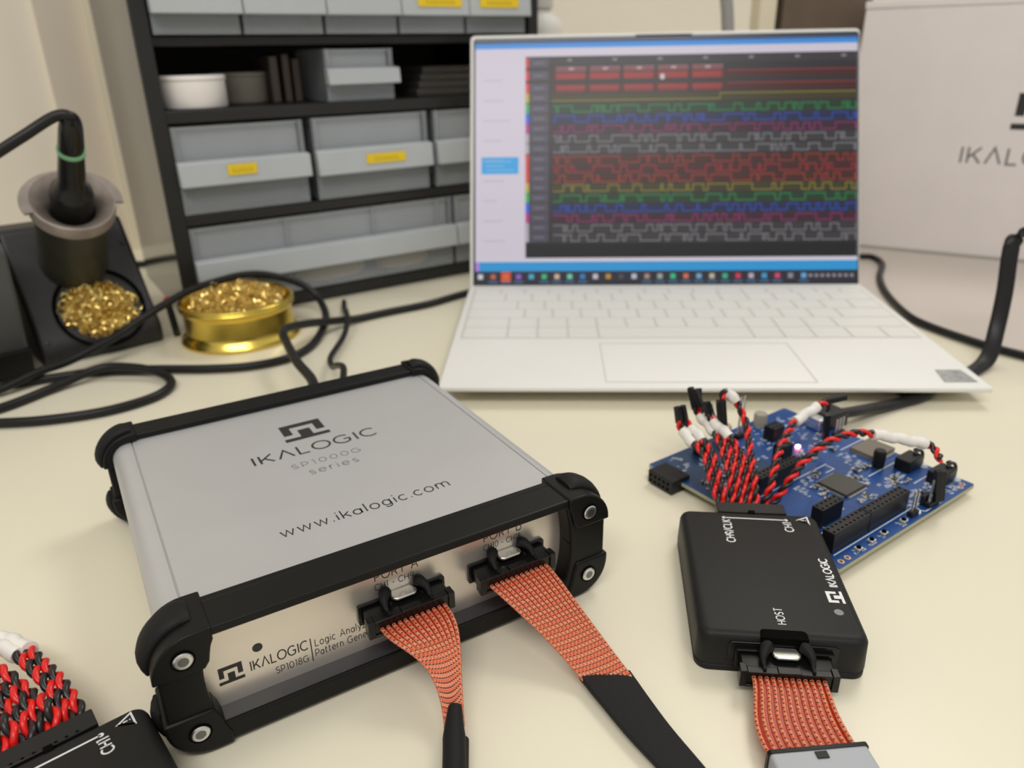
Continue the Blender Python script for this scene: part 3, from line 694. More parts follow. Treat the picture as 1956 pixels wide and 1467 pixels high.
# ------------------------------------------------------------------ circuit board (u along the near edge, v away from it)
BA = math.radians(35)
brd = thing('circuit_board', 'blue electronics development board covered in black headers, with a lit red light', 'circuit board', (117.2, 226.2, 0), BA)
g = G(); g.cur = 0; g.prism(rrect(0, 99, 0, 97, 1.2), 3.35, 4.9); 
ob = g.obj('board', [M_FR4], brd)
g = G(); g.prism(rrect(0.15, 98.85, .15, 96.85, 1.1), 4.88, 5.0); g.obj('solder_mask', M_PCB, brd)
ZB = 5.0
g = G(); g.box(1.5, 44, 62, 96, 5.0, 5.03); g.obj('dark_mask_area', M_PCBD, brd, smooth=False)
# silkscreen: long lines, frames, letters-like ticks
g = G(); L = []
L += [[(6, 6.3), (99, 6.3)], [(40, 13.6), (12, 13.6)], [(9.5, 17.5), (19, 17.5), (19, 20.3), (9.5, 20.3)], [(18, 48.6), (64, 48.6)], [(73, 6.3), (73, 1.2)], [(84, 6.4), (99, 6.4)], [(69, 31), (99, 31)], [(81, 52.4), (99, 52.4)],
      [(58, 6.3), (62, 1.6), (66, 1.6)], [(57, 44), (63, 44), (63, 48)], [(79, 16), (99, 16)]]
g.strokes(L, (0, 0, ZB), UX, UY, .26, .04)
rs = random.Random(5)
def marks(cx, cy, n, sx, sy, k=1.0):
    for _ in range(n):
        x = cx + rs.uniform(-sx, sx); y = cy + rs.uniform(-sy, sy)
        if rs.random() < .5: g.strokes([[(x, y), (x + rs.uniform(.5, 1.1) * k, y)], [(x, y), (x, y + .8 * k)]], (0, 0, ZB), UX, UY, .17, .04)
        else: g.strokes([rrect(x, x + 1.5 * k, y, y + .9 * k, .1, 1) + [rrect(x, x + 1.5 * k, y, y + .9 * k, .1, 1)[0]]], (0, 0, ZB), UX, UY, .14, .04)
for c in ((40, 41, 22, 6, 5), (63, 34, 16, 3, 5), (52, 20, 16, 5, 2.6), (35, 24, 12, 4, 2), (74, 41, 16, 5, 3), (69, 22, 18, 4, 3), (79, 24, 12, 3, 3), (16, 2.6, 10, 3, 1.2), (25, 2.6, 10, 3, 1.2), (33, 2.6, 10, 3, 1.2), (47, 2.6, 9, 3, 1.5),
          (62, 10, 14, 3, 3), (70, 12, 14, 4, 3), (80, 10, 16, 4, 3), (86, 3.4, 14, 5, 1.6), (60, 58, 14, 6, 5), (75, 60, 20, 8, 6), (82, 70, 20, 8, 8), (64, 80, 26, 10, 8), (85, 86, 16, 6, 6), (30, 62, 16, 8, 4), (42, 76, 20, 10, 8), (20, 80, 20, 8, 8), (12, 88, 12, 4, 6), (10, 66, 12, 6, 5), (60, 92, 12, 10, 3), (86, 45, 8, 3, 6), (77, 47, 12, 3, 3), (50, 47, 8, 4, 1.5)):
    marks(*c)
g.obj('silkscreen_markings', M_SILK, brd, smooth=False)
# plated mounting holes
for (x, y) in ((5, 2.6), (9, 2.6), (94.8, 3.4), (91.6, 2.6)):
    g = G(); g.lathe((x, y, ZB), [(1.25, .03), (1.25, .05), (.7, .05)], 20); g.obj('plated_hole', M_GOLD, brd)
# sockets with rows of holes
def header(x0, x1, y0, y1, z1, rows=2, name='socket_header', pins=True, z0=5.0):
    g = G(); g.box(x0, x1, y0, y1, z0, z1); h = g.obj(name, M_HDR, brd, bevel=.25)
    nn = int((x1 - x0) / 2.54) or 1; g = G(); px = (x1 - x0) / nn; py = (y1 - y0) / rows
    for i in range(nn):
        for j in range(rows):
            cx = x0 + px * (i + .5); cy = y0 + py * (j + .5); g.box(cx - .5, cx + .5, cy - .5, cy + .5, z1 - .05, z1 + .03)
    g.obj('socket_holes', M_HOLE, h, smooth=False)
    if pins:
        g = G()
        for i in range(nn): g.box(x0 + px * (i + .5) - .3, x0 + px * (i + .5) + .3, (y0 + y1) / 2 - .3, (y0 + y1) / 2 + .3, 0.0, 3.4)
        g.obj('solder_pins', M_TIN, h, smooth=False)
    return h
header(6.2, 29.4, 7.2, 12.4, 13.6); header(29.9, 57.4, 7.2, 12.4, 13.6)
header(17.0, 31.0, 19.5, 24.5, 13.4)
header(18, 46.5, 49.6, 54.6, 13.0)
header(45.2, 52.4, 58.8, 64.2, 15.0, name='tall_socket_header')
header(62, 70, 76, 82, 12, name='pin_socket')
# side-entry 2 x 5 socket hanging over the left edge
g = G(); g.box(-6.0, 5.0, 76.5, 91.0, 1.0, 7.2); h = g.obj('side_socket', M_HDR, brd, bevel=.3)
g = G()
for i in range(5):
    for j in range(2): g.box(-6.05, -5.9, 78.4 + i * 2.54, 79.7 + i * 2.54, 2.0 + j * 2.6, 3.3 + j * 2.6)
g.obj('socket_holes', M_HOLE, h, smooth=False)
# processor with leads
g = G(); g.box(45.2, 59.2, 26.4, 40.4, 5.2, 6.6); chip = g.obj('processor_chip', M_CHIP, brd, bevel=.25)
g = G()
for i in range(25):
    q = 46.1 + i * .51; v = 27.3 + i * .51
    g.box(q, q + .25, 25.2, 26.5, 5.02, 5.5); g.box(q, q + .25, 40.3, 41.6, 5.02, 5.5); g.box(44.0, 45.3, v, v + .25, 5.02, 5.5); g.box(59.1, 60.4, v, v + .25, 5.02, 5.5)
g.obj('chip_leads', M_TIN, chip, smooth=False)
g = G(); g.box(83.5, 99.5, 36.5, 49.5, 5.1, 7.0); c2 = g.obj('memory_chip', M_TAN if False else mat('pale_grey_chip', (.16, .135, .11), .4), brd, bevel=.25)
g = G()
for i in range(14): g.box(84.5 + i, 85.0 + i, 35.0, 36.6, 5.02, 5.6); g.box(82.4, 83.6, 37 + i * .85, 37.4 + i * .85, 5.02, 5.6)
g.obj('chip_leads', M_TIN, c2, smooth=False)
# trimmer, side jacks, jumper, buttons, lamp
g = G(); g.lathe((80.5, 33.6, 5), [(.01, 0), (2.6, 0), (2.7, 7.0), (2.2, 8.2), (.01, 8.2)], 20); g.obj('trimmer_knob', M_HDR, brd)
for v0 in (11.0, 25.6):
    g = G(); g.box(84.5, 96.5, v0 - 4, v0 + 3.2, 5, 10.6); j = g.obj('side_jack', M_HDR, brd, bevel=.5)
    g = G(); g.tube(spline([(97.5, v0 - 2.4, 5.2), (97.7, v0 - 2.4, 9.6), (97.2, v0 - 1.6, 11.6), (95, v0 - 1, 12), (93, v0 - 1, 11)], 5), .75, 8)
    g.tube(spline([(97.5, v0 + .6, 5.2), (97.7, v0 + .6, 9.6), (97.2, v0 + .2, 11.6), (95, v0 + .2, 12)], 5), .75, 8); g.obj('jack_spring', M_STAND, j)
    g = G(); g.lathe((96.4, v0 - 4.4, 5), [(.01, 1.6), (1.2, 1.4), (1.6, .5), (1.7, 0)], 14); g.obj('solder_joint', M_SILK, j)
def pinset(x, y, n, h, dx=2.54, base=2.2):
    g = G(); g.box(x - 1.27, x + (n - 1) * dx + 1.27, y - 1.27, y + 1.27, 5, 5 + base); o = g.obj('pin_header', M_HDR, brd, bevel=.2)
    g = G()
    for i in range(n): g.box(x + i * dx - .32, x + i * dx + .32, y - .32, y + .32, 5, 5 + h)
    g.obj('header_pins', M_TIN, o, smooth=False)
pinset(53.8, 3.4, 2, 11.5); pinset(65.8, 2.8, 3, 12.5); pinset(52, 89, 2, 22); pinset(91, 62, 3, 9)
g = G(); g.box(64.6, 70.4, 4.2, 6.0, 5.0, 9.4); g.obj('jumper_block', M_HDR, brd, bevel=.3)
for x in (16.4, 25.0, 33.4, 47.4):
    g = G(); g.box(x - 1.5, x + 1.5, 1.6, 4.2, 5.0, 6.2); o = g.obj('push_button', M_TIN, brd, bevel=.2)
    g = G(); g.lathe((x, 2.9, 6.2), [(.9, 0), (.9, .5), (.01, .5)], 14); g.obj('button_cap', M_HOLE, o)
g = G(); g.box(66.4, 68.4, 65.2, 66.8, 5.0, 6.0); led = g.obj('lit_indicator', M_LED, brd, bevel=.2); led['label'] = 'small lamp glowing red and white'
g = G(); g.lathe((58.5, 1.0 + 2.8, 5), [(.01, 1.0), (1.6, .8), (1.9, 0)], 14); g.obj('solder_joint', M_SPOOL, brd)
g = G(); g.box(91.5, 101.5, 67.5, 79, 5, 11.5); o = g.obj('usb_socket', M_TIN, brd, bevel=.4)
g = G(); g.lathe((27, 90, 5), [(.01, 6.5), (3.4, 6.3), (3.6, 5.8), (3.6, 0)], 20); g.obj('buzzer', M_HDR, brd)
g = G(); g.lathe((72, 91.5, 5), [(.01, 7), (3.0, 6.8), (3.3, 6.2), (3.3, 0)], 20); g.obj('capacitor_can', M_SPOOL2, brd)
g = G(); g.lathe((44, 91.5, 5), [(.01, 9), (3.4, 8.8), (3.7, 8.2), (3.7, 0)], 20); g.obj('capacitor_can', M_TAN, brd)
# small soldered components, shared meshes
protos = []
for (a, b, c, m) in ((1.6, .8, .8, M_TAN), (1.6, .8, .6, M_TIN), (2.0, 1.2, 1.0, M_CHIP), (3.0, 1.6, 1.1, M_CHIP), (1.2, .7, .6, M_SILK)):
    g = G(); g.box(-a / 2, a / 2, -b / 2, b / 2, 0, c); g.cur = 1; g.box(-a / 2 - .15, -a / 2 + .3, -b / 2 - .04, b / 2 + .04, 0, c + .03); g.box(a / 2 - .3, a / 2 + .15, -b / 2 - .04, b / 2 + .04, 0, c + .03)
    o = g.obj('soldered_component', [m, M_TIN], brd, smooth=False); protos.append(o)
spots = []
for cx, cy, n, dx, dy in ((40, 36, 9, 3, 6), (63, 31, 6, 2, 6), (52, 21.6, 6, 6, 1.5), (52, 44.5, 7, 7, 1.5), (73, 38, 6, 5, 3), (75, 22, 10, 6, 4), (62, 58, 6, 4, 4), (76, 58, 9, 7, 4), (84, 62, 5, 4, 6), (66, 72, 4, 3, 2), (34, 66, 7, 9, 6), (22, 72, 6, 6, 6), (44, 82, 8, 8, 6), (10, 68, 4, 4, 4), (78, 9.5, 4, 5, 2.5)):
    for _ in range(n): spots.append((cx + rs.uniform(-dx, dx), cy + rs.uniform(-dy, dy)))
for i, (x, y) in enumerate(spots):
    o = protos[i % 5]
    if i >= 5: o = o.copy(); COL.objects.link(o); o.parent = brd
    o.location = (x * S, y * S, 5.0 * S); o.rotation_euler = (0, 0, rs.choice((0, PI / 2)))

# ------------------------------------------------------------------ laptop
LA = -0.0499
lap = thing('laptop', 'open white laptop with coloured signal traces on its screen', 'laptop', (-40.48, 383.76, 0), LA)
g = G(); g.prism([(0, 8.7), (0.6, 8.2), (26, 4.2), (196, 3.6), (198.5, 5), (198.5, 12.6), (189, 12.95), (1, 11.05), (0, 10.6)], 0, 296, 'yz'); g.obj('base', M_WHITE, lap, bevel=.5)
for w0 in (22, 186):
    g = G(); g.box(20, 276, w0, w0 + 6, 0, 4.6); g.obj('rubber_foot', M_RUB, lap)
SL = (12.95 - 11.05) / 188
def zt(w_): return 11.05 + w_ * SL
g = G(); g.quad([(4, 75, zt(75) + .03), (292, 75, zt(75) + .03), (292, 179.5, zt(179.5) + .03), (4, 179.5, zt(179.5) + .03)]); g.obj('keyboard_well', M_KEYWELL, lap, smooth=False)
rows_ = [(76.2, 94.6, [5, 34, 53.2, 72.8, 92.2, 189.4, 208.4, 227.6, 250, 272, 291]),
         (95.6, 113.6, [5, 34] + [34 + 19.42 * k for k in range(1, 12)] + [291]),
         (114.6, 132.4, [5, 44] + [44 + 19.35 * k for k in range(1, 12)] + [291]),
         (133.4, 151.0, [5, 38.4] + [38.4 + 19.4 * k for k in range(1, 13)] + [291]),
         (152.0, 168.8, [5, 29] + [29 + 19.45 * k for k in range(1, 13)] + [291]),
         (169.8, 179.0, [5, 25] + [25 + 17.85 * k for k in range(1, 15)] + [291])]
for y0, y1, xs in rows_:
    for a, b in zip(xs, xs[1:]):
        if b - a < 6: continue
        g = G(); z = zt((y0 + y1) / 2); h = .55
        g.prism(rrect(a + .75, b - .75, y0 + .1, y1 - .1, 1.2, 3), z - .2, z + h); g.obj('key', M_KEY, lap, bevel=.25, seg=2)
g = G(); g.strokes([[(92.2, 7.3), (92.2, 66.5), (206.6, 66.5), (206.6, 7.3), (92.2, 7.3)]], (0, 0, 11.12), UX, Vector((0, 1, SL)), .35, .05); g.obj('touchpad_outline', M_KEYWELL, lap, smooth=False)
g = G(); g.prism([(276.5, 24.5), (290.5, 24.5), (291.5, 7.5), (274, 7.5)][::-1], 11.2, 11.5); st = g.obj('silver_sticker', mat('silver_sticker', (.33, .34, .33), .5, vary=.25, vscale=300), lap, smooth=False)
# screen lid
th = 0.4084; LM = Matrix(((1, 0, 0), (0, math.sin(th), -math.cos(th)), (0, math.cos(th), math.sin(th))))   # (u, t, n): t up the lid, n towards the viewer
LM4 = Matrix.Translation((0, 190.3, 10.9)) @ LM.to_4x4()
g = G(); g.xf = LM4; g.prism(rrect(0, 296, -5, 195.6, (1, 1, 3.5, 3.5)), -4.5, 0); lid = g.obj('screen_lid', M_WHITE, lap, bevel=.5)
g = G(); g.xf = LM4; g.prism(rrect(2.2, 295.2, 1.0, 193.2, (1, 1, 2.5, 2.5)), 0, .12); g.obj('screen_bezel', M_BEZ, lid)
g = G(); g.xf = LM4; g.prism(rrect(127, 170, 192.4, 193.8, .3), .1, .3); g.obj('camera_bar', M_HOLE, lid, smooth=False)
g = G(); g.xf = LM4; rr = random.Random(11)
LAY = [0]
def R_(x0, x1, t0, t1, c, lay=0):
    if lay in (9, 10, 11): c = tuple(q * .85 + .01 for q in c)
    z = .16 + lay * .012; f = g.quad([(x0, t0, z), (x1, t0, z), (x1, t1, z), (x0, t1, z)]); g.col[f] = c
lav = (.76, .69, .79)
R_(3.2, 294.6, 1.5, 191.2, (.012, .012, .014)); R_(4, 294.2, 188.0, 191.0, (.05, .10, .22), 1); R_(4, 294.2, 184.6, 188.6, (.05, .32, .85), 2)
R_(4, 294.2, 20.5, 184.8, lav, 3); R_(4, 294.2, 20.3, 21.2, (.80, .78, .85), 4); R_(4, 294.2, 13.0, 20.3, (.03, .36, .78), 5); R_(4, 7, 13.2, 20.0, (.55, .25, .8), 6)
R_(4, 294.2, 3.4, 13.0, (.028, .027, .045), 5)
R_(42.8, 294.0, 23.2, 178.4, (.030, .027, .032), 6); R_(42.8, 294.0, 171.8, 178.4, (.045, .042, .048), 7); R_(42.8, 294.0, 23.2, 34.2, (.012, .012, .015), 7)
R_(8.7, 37.4, 88.2, 101.2, (.04, .42, .88), 7)
for q in range(3): R_(12, 12 + (20, 14, 22)[q], 97.6 - 3.4 * q, 98.3 - 3.4 * q, (.25, .60, .93), 8)
for q in range(9): R_(10, 10 + rr.uniform(8, 22), 160 - 15.5 * q, 160.8 - 15.5 * q, (.58, .53, .66), 7)
tracks = [(170.2, (.55, .02, .03)), (160.4, (.60, .03, .04)), (150.8, (.62, .03, .02)), (143.2, (.42, .34, .02)), (135.0, (.01, .36, .10)), (127.3, (.02, .10, .70)), (119.6, (.40, .02, .22)), (112.0, (.35, .33, .36)), (104.0, (.36, .34, .37)),
          (96.0, (.55, .04, .02)), (88.6, (.60, .02, .03)), (81.2, (.60, .05, .02)), (74.0, (.42, .36, .03)), (66.2, (.02, .38, .09)), (58.4, (.02, .10, .70)), (50.8, (.42, .02, .20)), (43.2, (.33, .31, .34)), (35.8, (.35, .33, .36))]
for i, (t0, c) in enumerate(tracks):
    R_(43.0, 45.4, t0 - .4, t0 + 7.0, tuple(min(1, q * 1.5) for q in c), 8)
    R_(46.2, 60.6, t0 - .2, t0 + 6.8, (.085, .075, .11), 8)
    R_(49, 57, t0 + 2.6, t0 + 4.0, (.20, .18, .24), 9)
    if i == 0:
        for k in range(5):
            a = 66 + k * 26; R_(a, a + 23.5, t0 - 3.2, t0 - 2.6, (.50, .20, .22), 9); R_(a, a + 23.5, t0 - .8, t0 - .2, (.55, .25, .28), 9); R_(a, a + 23.5, t0 - 2.6, t0 - .8, (.22, .04, .06), 9); R_(a + 10, a + 14, t0 - 2.4, t0 - .9, (.62, .45, .48), 10)
        continue
    dim = tuple(q * .09 + .014 for q in c); R_(63, 293, t0 - .2, t0 + 6.0, dim, 8)
    hi, lo, lw = t0 + 5.4, t0 + .6, .6
    if i == 3:
        R_(63, 191, lo, lo + lw, c, 10); R_(191, 191.5, lo, hi, c, 10); R_(191, 293, hi - lw, hi, c, 10); continue
    x = 64.0; st_ = rr.random() < .5; lim = 293
    if i in (1, 2):
        for k in range(5):
            a = 66 + k * 26; R_(a, a + 23.0, t0 + 2.2 if i == 2 else t0 + .2, t0 + 4.8, (.32, .02, .025), 10)
            for q in range(12): R_(a + 1 + q * 1.8, a + 1.7 + q * 1.8, t0, hi, (.55, .04, .04), 11)
        R_(197, 293, hi - lw, hi, (.42, .04, .06), 10); continue
    while x < lim:
        wv = rr.choice((1.4, 2.4, 3.4, 4.6, 6.2, 8, 11, 15)); x2 = min(lim, x + wv); y = hi if st_ else lo
        R_(x, x2, y - lw, y, c, 10); R_(x2 - .28, x2 + .28, lo - lw, hi, c, 10)
        x = x2; st_ = not st_
for k in range(7): R_(75 + k * 34.5, 78.5 + k * 34.5, 174.6, 176.2, (.35, .33, .36), 9)
R_(146.0, 149.0, 159.5, 163.5, (.70, .68, .70), 12)
ic = [(.75, .75, .8), (.6, .15, .08), (.85, .16, .05), (.35, .12, .65), (.06, .5, .7), (.05, .55, .25), (.75, .55, .35), (.2, .7, .45), (.03, .25, .6), (.65, .65, .7), (.6, .3, .05), (.08, .08, .09), (.6, .62, .75), (.45, .3, .25), (.4, .45, .4), (.04, .6, .28), (.75, .2, .1), (.2, .45, .7), (.6, .55, .4), (.05, .5, .3), (.75, .05, .1), (.55, .5, .6), (.05, .4, .7), (.7, .08, .2), (.3, .3, .35), (.15, .45, .8)]
for k, c in enumerate(ic):
    x = 8 + k * 9.85; R_(x - 1.9, x + 1.9, 6.9, 10.7, c, 8)
    if k in (1, 2, 3, 5, 6, 7, 8, 13, 14, 15, 16, 17, 18, 19, 20, 21, 22, 23, 25): R_(x - 3.6, x + 3.6, 4.3, 5.0, (.10, .30, .55), 8)
    if k == 2: R_(x - 3.8, x + 3.8, 4.6, 12.6, (.75, .10, .03), 7)
for k in range(8): R_(258 + k * 4.4, 260.6 + k * 4.4, 7.6, 10.0, (.32, .30, .34), 8)
g.obj('display', M_SCREEN, lid, smooth=False)

# ------------------------------------------------------------------ cables on the bench
def cable(label, pts, r, name='black_cable', m=M_CABLE, group=None, flat=1.0, n=12, up=None, kids=None):
    o0 = Vector(pts[0]); t = G(); P = spline([Vector(p) - o0 for p in pts], 10); t.tube(P, r, n, flat=flat, up=up)
    o = t.obj(name, m, None, ang=70); o.location = o0 * S; return tag(o, label, 'cable', group)
cable('black cable looping behind the brass tin and in front of the soldering stand', [(-330, 408, 3), (-302, 417, 3), (-277, 428, 3), (-250, 437.5, 3), (-218, 438.5, 3), (-186, 437.5, 3), (-161, 441, 3), (-141, 454, 3), (-131.5, 480, 3), (-132.0, 520.0, 5.9), (-140.1, 543.0, 12.5), (-150.8, 549.0, 21.7), (-164.5, 546.0, 29.2), (-179.2, 540.0, 34.3), (-191.9, 533.0, 35.7), (-204.0, 524.0, 34.7), (-215.3, 514.0, 33.2), (-223.1, 505.0, 31.2), (-235.8, 490.0, 25.5), (-243.5, 474.0, 21.6), (-249.7, 460.0, 18.1), (-259.7, 448.0, 14.0), (-271, 436.0, 10), (-283, 423, 8.4), (-303, 402, 3.4), (-340, 372, 3)], 2.6)
cable('black cable with a hairpin loop lying nearest the far left bumper', [(-330, 365, 2.8), (-272, 366.5, 2.8), (-246, 370, 2.8), (-222, 379, 2.8), (-205, 394, 2.8), (-200, 408, 2.8), (-203, 420, 3.2), (-214, 428.5, 5), (-230, 432, 7), (-250, 431, 7), (-268, 412, 3.4), (-283, 386, 2.8), (-310, 360, 2.8)], 2.6)
cable('thick black cable from the back of the instrument to behind the laptop', [(-97, 322, 21), (-99, 345, 23), (-103.6, 366, 23.7), (-119.7, 398, 21.7), (-133.2, 428, 21.4), (-139.5, 443, 22.7), (-141.4, 458, 21.2), (-137.9, 478, 16.6), (-132.5, 497, 11.5), (-123.5, 512, 7.3), (-112, 527, 3.6), (-91.5, 543, 3), (-62, 562, 3), (-35, 588, 3), (0, 615, 3), (60, 640, 3)], 2.7)
cable('thin black cable with a kink from the back of the instrument toward the cabinet', [(-85, 330, 20), (-88, 362, 21), (-92, 388, 21.5), (-99, 404, 17), (-106, 420, 10), (-112.4, 444.3, 6.5), (-112, 481, 6), (-112.5, 502, 10.4), (-118, 524, 11.4), (-125, 550, 3), (-129.8, 574, 2.2)], 1.9)
def flatcable(label, pts, wd, th_, m=M_CABLE):
    o0 = Vector(pts[0]); g = G(); P = spline([Vector(p) - o0 for p in pts], 10); R = []
    for i, p in enumerate(P):
        tt = (P[min(i + 1, len(P) - 1)] - P[max(i - 1, 0)]).normalized(); sd = Vector((.9, -.3, -.3)) if i < 1 else ps
        sd = Vector((.94, -.34, 0)) if p.z * 1 < 66 and i < len(P) * .74 else Vector((0, -.5, .86)).lerp(Vector((.94, -.34, 0)), max(0, 1 - (i / len(P) - .74) / .1))
        sd = (sd - tt * tt.dot(sd)).normalized()
        ps = sd; nn = sd.cross(tt).normalized()
        R.append([g.av(p + sd * (wd / 2 * math.cos(a)) + nn * (th_ / 2 * math.sin(a))) for a in [2 * PI * q / 12 for q in range(12)]])
    for i in range(len(R) - 1):
        for q in range(12): g.af([R[i][q], R[i][(q + 1) % 12], R[i + 1][(q + 1) % 12], R[i + 1][q]])
    g.af(R[0][::-1]); g.af(R[-1]); o = g.obj('black_cable', m, None, ang=70); o.location = o0 * S; return tag(o, label, 'cable')
cable('black cable curving along the bench at the right of the laptop keyboard', [(300, 690, 3), (316, 680, 3), (327, 676, 3), (325, 652, 3), (305, 612, 3), (290, 568, 3), (281, 517, 3), (284, 490, 3), (298, 457, 3), (313, 434, 3), (340, 400, 3)], 2.6)
flatcable('black strap-like cable rising in an arch beside the right edge of the laptop', [(215, 385, 1.5), (246, 398, 1.6), (270, 413, 2.0), (285, 424, 6), (294, 436, 20), (298, 443, 41), (299, 448, 62), (301, 450, 71), (308, 449, 76), (340, 443, 76)], 9.2, 2.6)
# usb cable into the board
o0 = Vector((161, 349, 0)); t = thing('usb_cable', 'black cable plugged into the circuit board and passing under the laptop', 'cable', o0)
ang = math.radians(38); du = Vector((math.cos(ang), math.sin(ang), 0))
g = G(); g.xf = Matrix.Translation(Vector((-5, -6.5, 0))) @ Matrix.Rotation(math.radians(28), 4, 'Z'); g.prism(rrect(-5, 9.5, -6.2, 6.2, .8), 4.5, 12.5); g.obj('plug', M_HDR, t, bevel=1.2)
g = G(); g.xf = Matrix.Translation(Vector((-5, -6.5, 0))) @ Matrix.Rotation(math.radians(28), 4, 'Z'); g.box(-10, -5, -5.4, 5.4, 5.4, 11.6); g.obj('plug_shell', M_STEEL, t, bevel=.6)
g = G(); P = spline([Vector(q) for q in ((3, -2.5, 8.6), (13, 3, 7), (28, 13, 4), (46, 22, 2.4), (64, 31, 2.4), (76, 46, 2.4), (80, 70, 2.4))], 8); g.tube(P, 3.9, 14, flat=.6, up=(0, 0, 1)); g.obj('jacket', M_CABLE, t, ang=70)

# ------------------------------------------------------------------ brass tin and wool
def wool(name, label, c, U, V, N, rx, ry, h, n, seed, r=.42):
    g = G(); q = random.Random(seed); c = Vector(c)
    for _ in range(n):
        a = q.uniform(0, 2 * PI); rad = math.sqrt(q.random()) * .9; p = c + U * (rx * rad * math.cos(a)) + V * (ry * rad * math.sin(a)) + N * (h * (1 - rad * rad) * q.uniform(.15, 1.0) - 1)
        ax = Vector((q.uniform(-1, 1), q.uniform(-1, 1), q.uniform(-1, 1))).normalized(); b1 = ax.cross(UX).normalized(); b2 = ax.cross(b1)
        cr = q.uniform(1.2, 3.2); turns = q.uniform(1.2, 2.6); pts = []
        for k in range(int(turns * 9)):
            th_ = 2 * PI * k / 9; pts.append(p + (b1 * math.cos(th_) + b2 * math.sin(th_)) * cr + ax * (k * .25 - 1.5))
        if len(pts) > 3: g.tube(pts, r * q.uniform(.7, 1.3), 4, flat=.35)
    # inner clump that the curls sit on
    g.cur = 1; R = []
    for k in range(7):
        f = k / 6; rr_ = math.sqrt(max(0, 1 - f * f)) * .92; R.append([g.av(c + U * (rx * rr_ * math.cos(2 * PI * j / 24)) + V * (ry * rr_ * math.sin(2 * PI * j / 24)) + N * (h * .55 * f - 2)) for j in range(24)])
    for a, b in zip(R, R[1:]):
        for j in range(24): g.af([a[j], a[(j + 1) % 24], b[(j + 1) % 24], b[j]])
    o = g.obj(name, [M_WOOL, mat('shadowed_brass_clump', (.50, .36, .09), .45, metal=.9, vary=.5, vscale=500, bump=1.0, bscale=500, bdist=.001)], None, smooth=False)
    return tag(o, label, 'metal wool', kind='stuff')
tc_ = (-188.5, 508, 0)
t = thing('brass_tin', 'round gold-coloured metal tin on the bench beside the soldering stand', 'tin', tc_)
g = G(); g.lathe((0, 0, 0), [(.01, 0), (39.6, 0), (40.2, .8), (39.8, 2.2), (38.8, 3.2), (38.4, 4.2), (36.4, 5.6), (36.0, 8), (35.9, 20), (36.3, 21.6), (37.6, 22.4), (38.2, 23.2), (38.2, 24.6), (37.6, 25.2), (38.0, 25.9), (38.1, 26.8), (37.4, 27.4), (36.0, 27.4), (35.4, 26.6), (35.0, 10), (.01, 10)], 72); g.obj('tin_body', M_BRASS, t, ang=60)
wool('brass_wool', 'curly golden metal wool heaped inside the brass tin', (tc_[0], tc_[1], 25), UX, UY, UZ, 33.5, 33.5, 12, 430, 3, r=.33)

# ------------------------------------------------------------------ soldering stand and iron
fa = math.radians(41); F0 = Vector((-295, 449, 0)); ux = Vector((math.cos(fa), math.sin(fa), 0)); dn = Vector((-math.sin(fa), math.cos(fa), 0))
FM = Matrix(((ux.x, dn.x, 0, 0), (ux.y, dn.y, 0, 0), (0, 0, 1, 0), (0, 0, 0, 1)))
t = thing('soldering_stand', 'worn black sloping soldering iron stand beside the brass tin', 'soldering stand', F0, fa)
g = G(); g.prism([(0, 0), (70, 0), (70, 76), (62, 81.5), (45, 80), (2.5, 16), (0, 12)], .5, 75, 'yz'); g.obj('stand_body', M_STAND, t, bevel=3, seg=3)
sv = Vector((0, 45, 68)).normalized(); sn = Vector((0, -68, 45)).normalized(); sp0 = Vector((0, 0, 12))
g = G(); g.lathe(sp0 + Vector((42, 0, 0)) + sv * 20 + sn * .3, [(27, 0), (27.5, 1.0), (25.5, 1.2), (24.5, -2), (.01, -2)], 40, sn); g.obj('sponge_well_rim', M_HOLE, t)
for (a, b) in ((68, 8), (70, 62), (6, 4)):
    g = G(); g.lathe(sp0 + Vector((a, 0, 0)) + sv * b + sn * .1, [(1.8, 0), (1.5, .8), (.01, 1.0)], 14, sn); g.obj('stand_screw', M_STAND, t)
el = math.radians(49); ax = Vector((0, -math.cos(el), math.sin(el))); Bp = sp0 + Vector((37, 0, 0)) + sv * 55
g = G(); g.lathe(Bp, [(20, -4), (20.5, 4), (20, 8), (20.5, 34), (20.8, 52)], 44, ax); g.obj('holder_tube', M_FUNO, t, ang=50)
g = G(); g.lathe(Bp, [(21.6, 49), (23.6, 50), (23.8, 54), (23.2, 58), (22.4, 58.4), (20.8, 57), (13, 50), (12, 36)], 48, ax); g.obj('guard_collar', M_FUN, t, ang=50)
# upright guard plate behind the collar
sdv = ax.cross(UX).normalized(); g = G(); outp = []; inp = []
for k in range(25):
    a_ = math.radians(-15 + 210 * k / 24)
    outp.append(Bp + ax * 57 + UX * (28 * math.cos(a_)) - sdv * (24 * math.sin(a_)) * -1); inp.append(Bp + ax * 57 + UX * (22.6 * math.cos(a_)) - sdv * (22.0 * math.sin(a_)) * -1)
Aa = [g.av(p) for p in outp]; Bb = [g.av(p) for p in inp]; A2 = [g.av(p + ax * 1.2) for p in outp]; B2 = [g.av(p + ax * 1.2) for p in inp]
for k in range(24): g.af([Aa[k], Aa[k + 1], Bb[k + 1], Bb[k]]); g.af([A2[k + 1], A2[k], B2[k], B2[k + 1]]); g.af([Aa[k + 1], Aa[k], A2[k], A2[k + 1]]); g.af([Bb[k], Bb[k + 1], B2[k + 1], B2[k]])
g.obj('guard_flange', M_FUN, t)
cw = FM.to_3x3() @ (sp0 + Vector((42, 0, 0)) + sv * 20) + F0
wool('brass_wool', 'golden metal wool pressed into the sloping face of the black soldering stand', cw, ux, (FM.to_3x3() @ sv), (FM.to_3x3() @ sn), 25.5, 20, 9, 430, 9, r=.33)
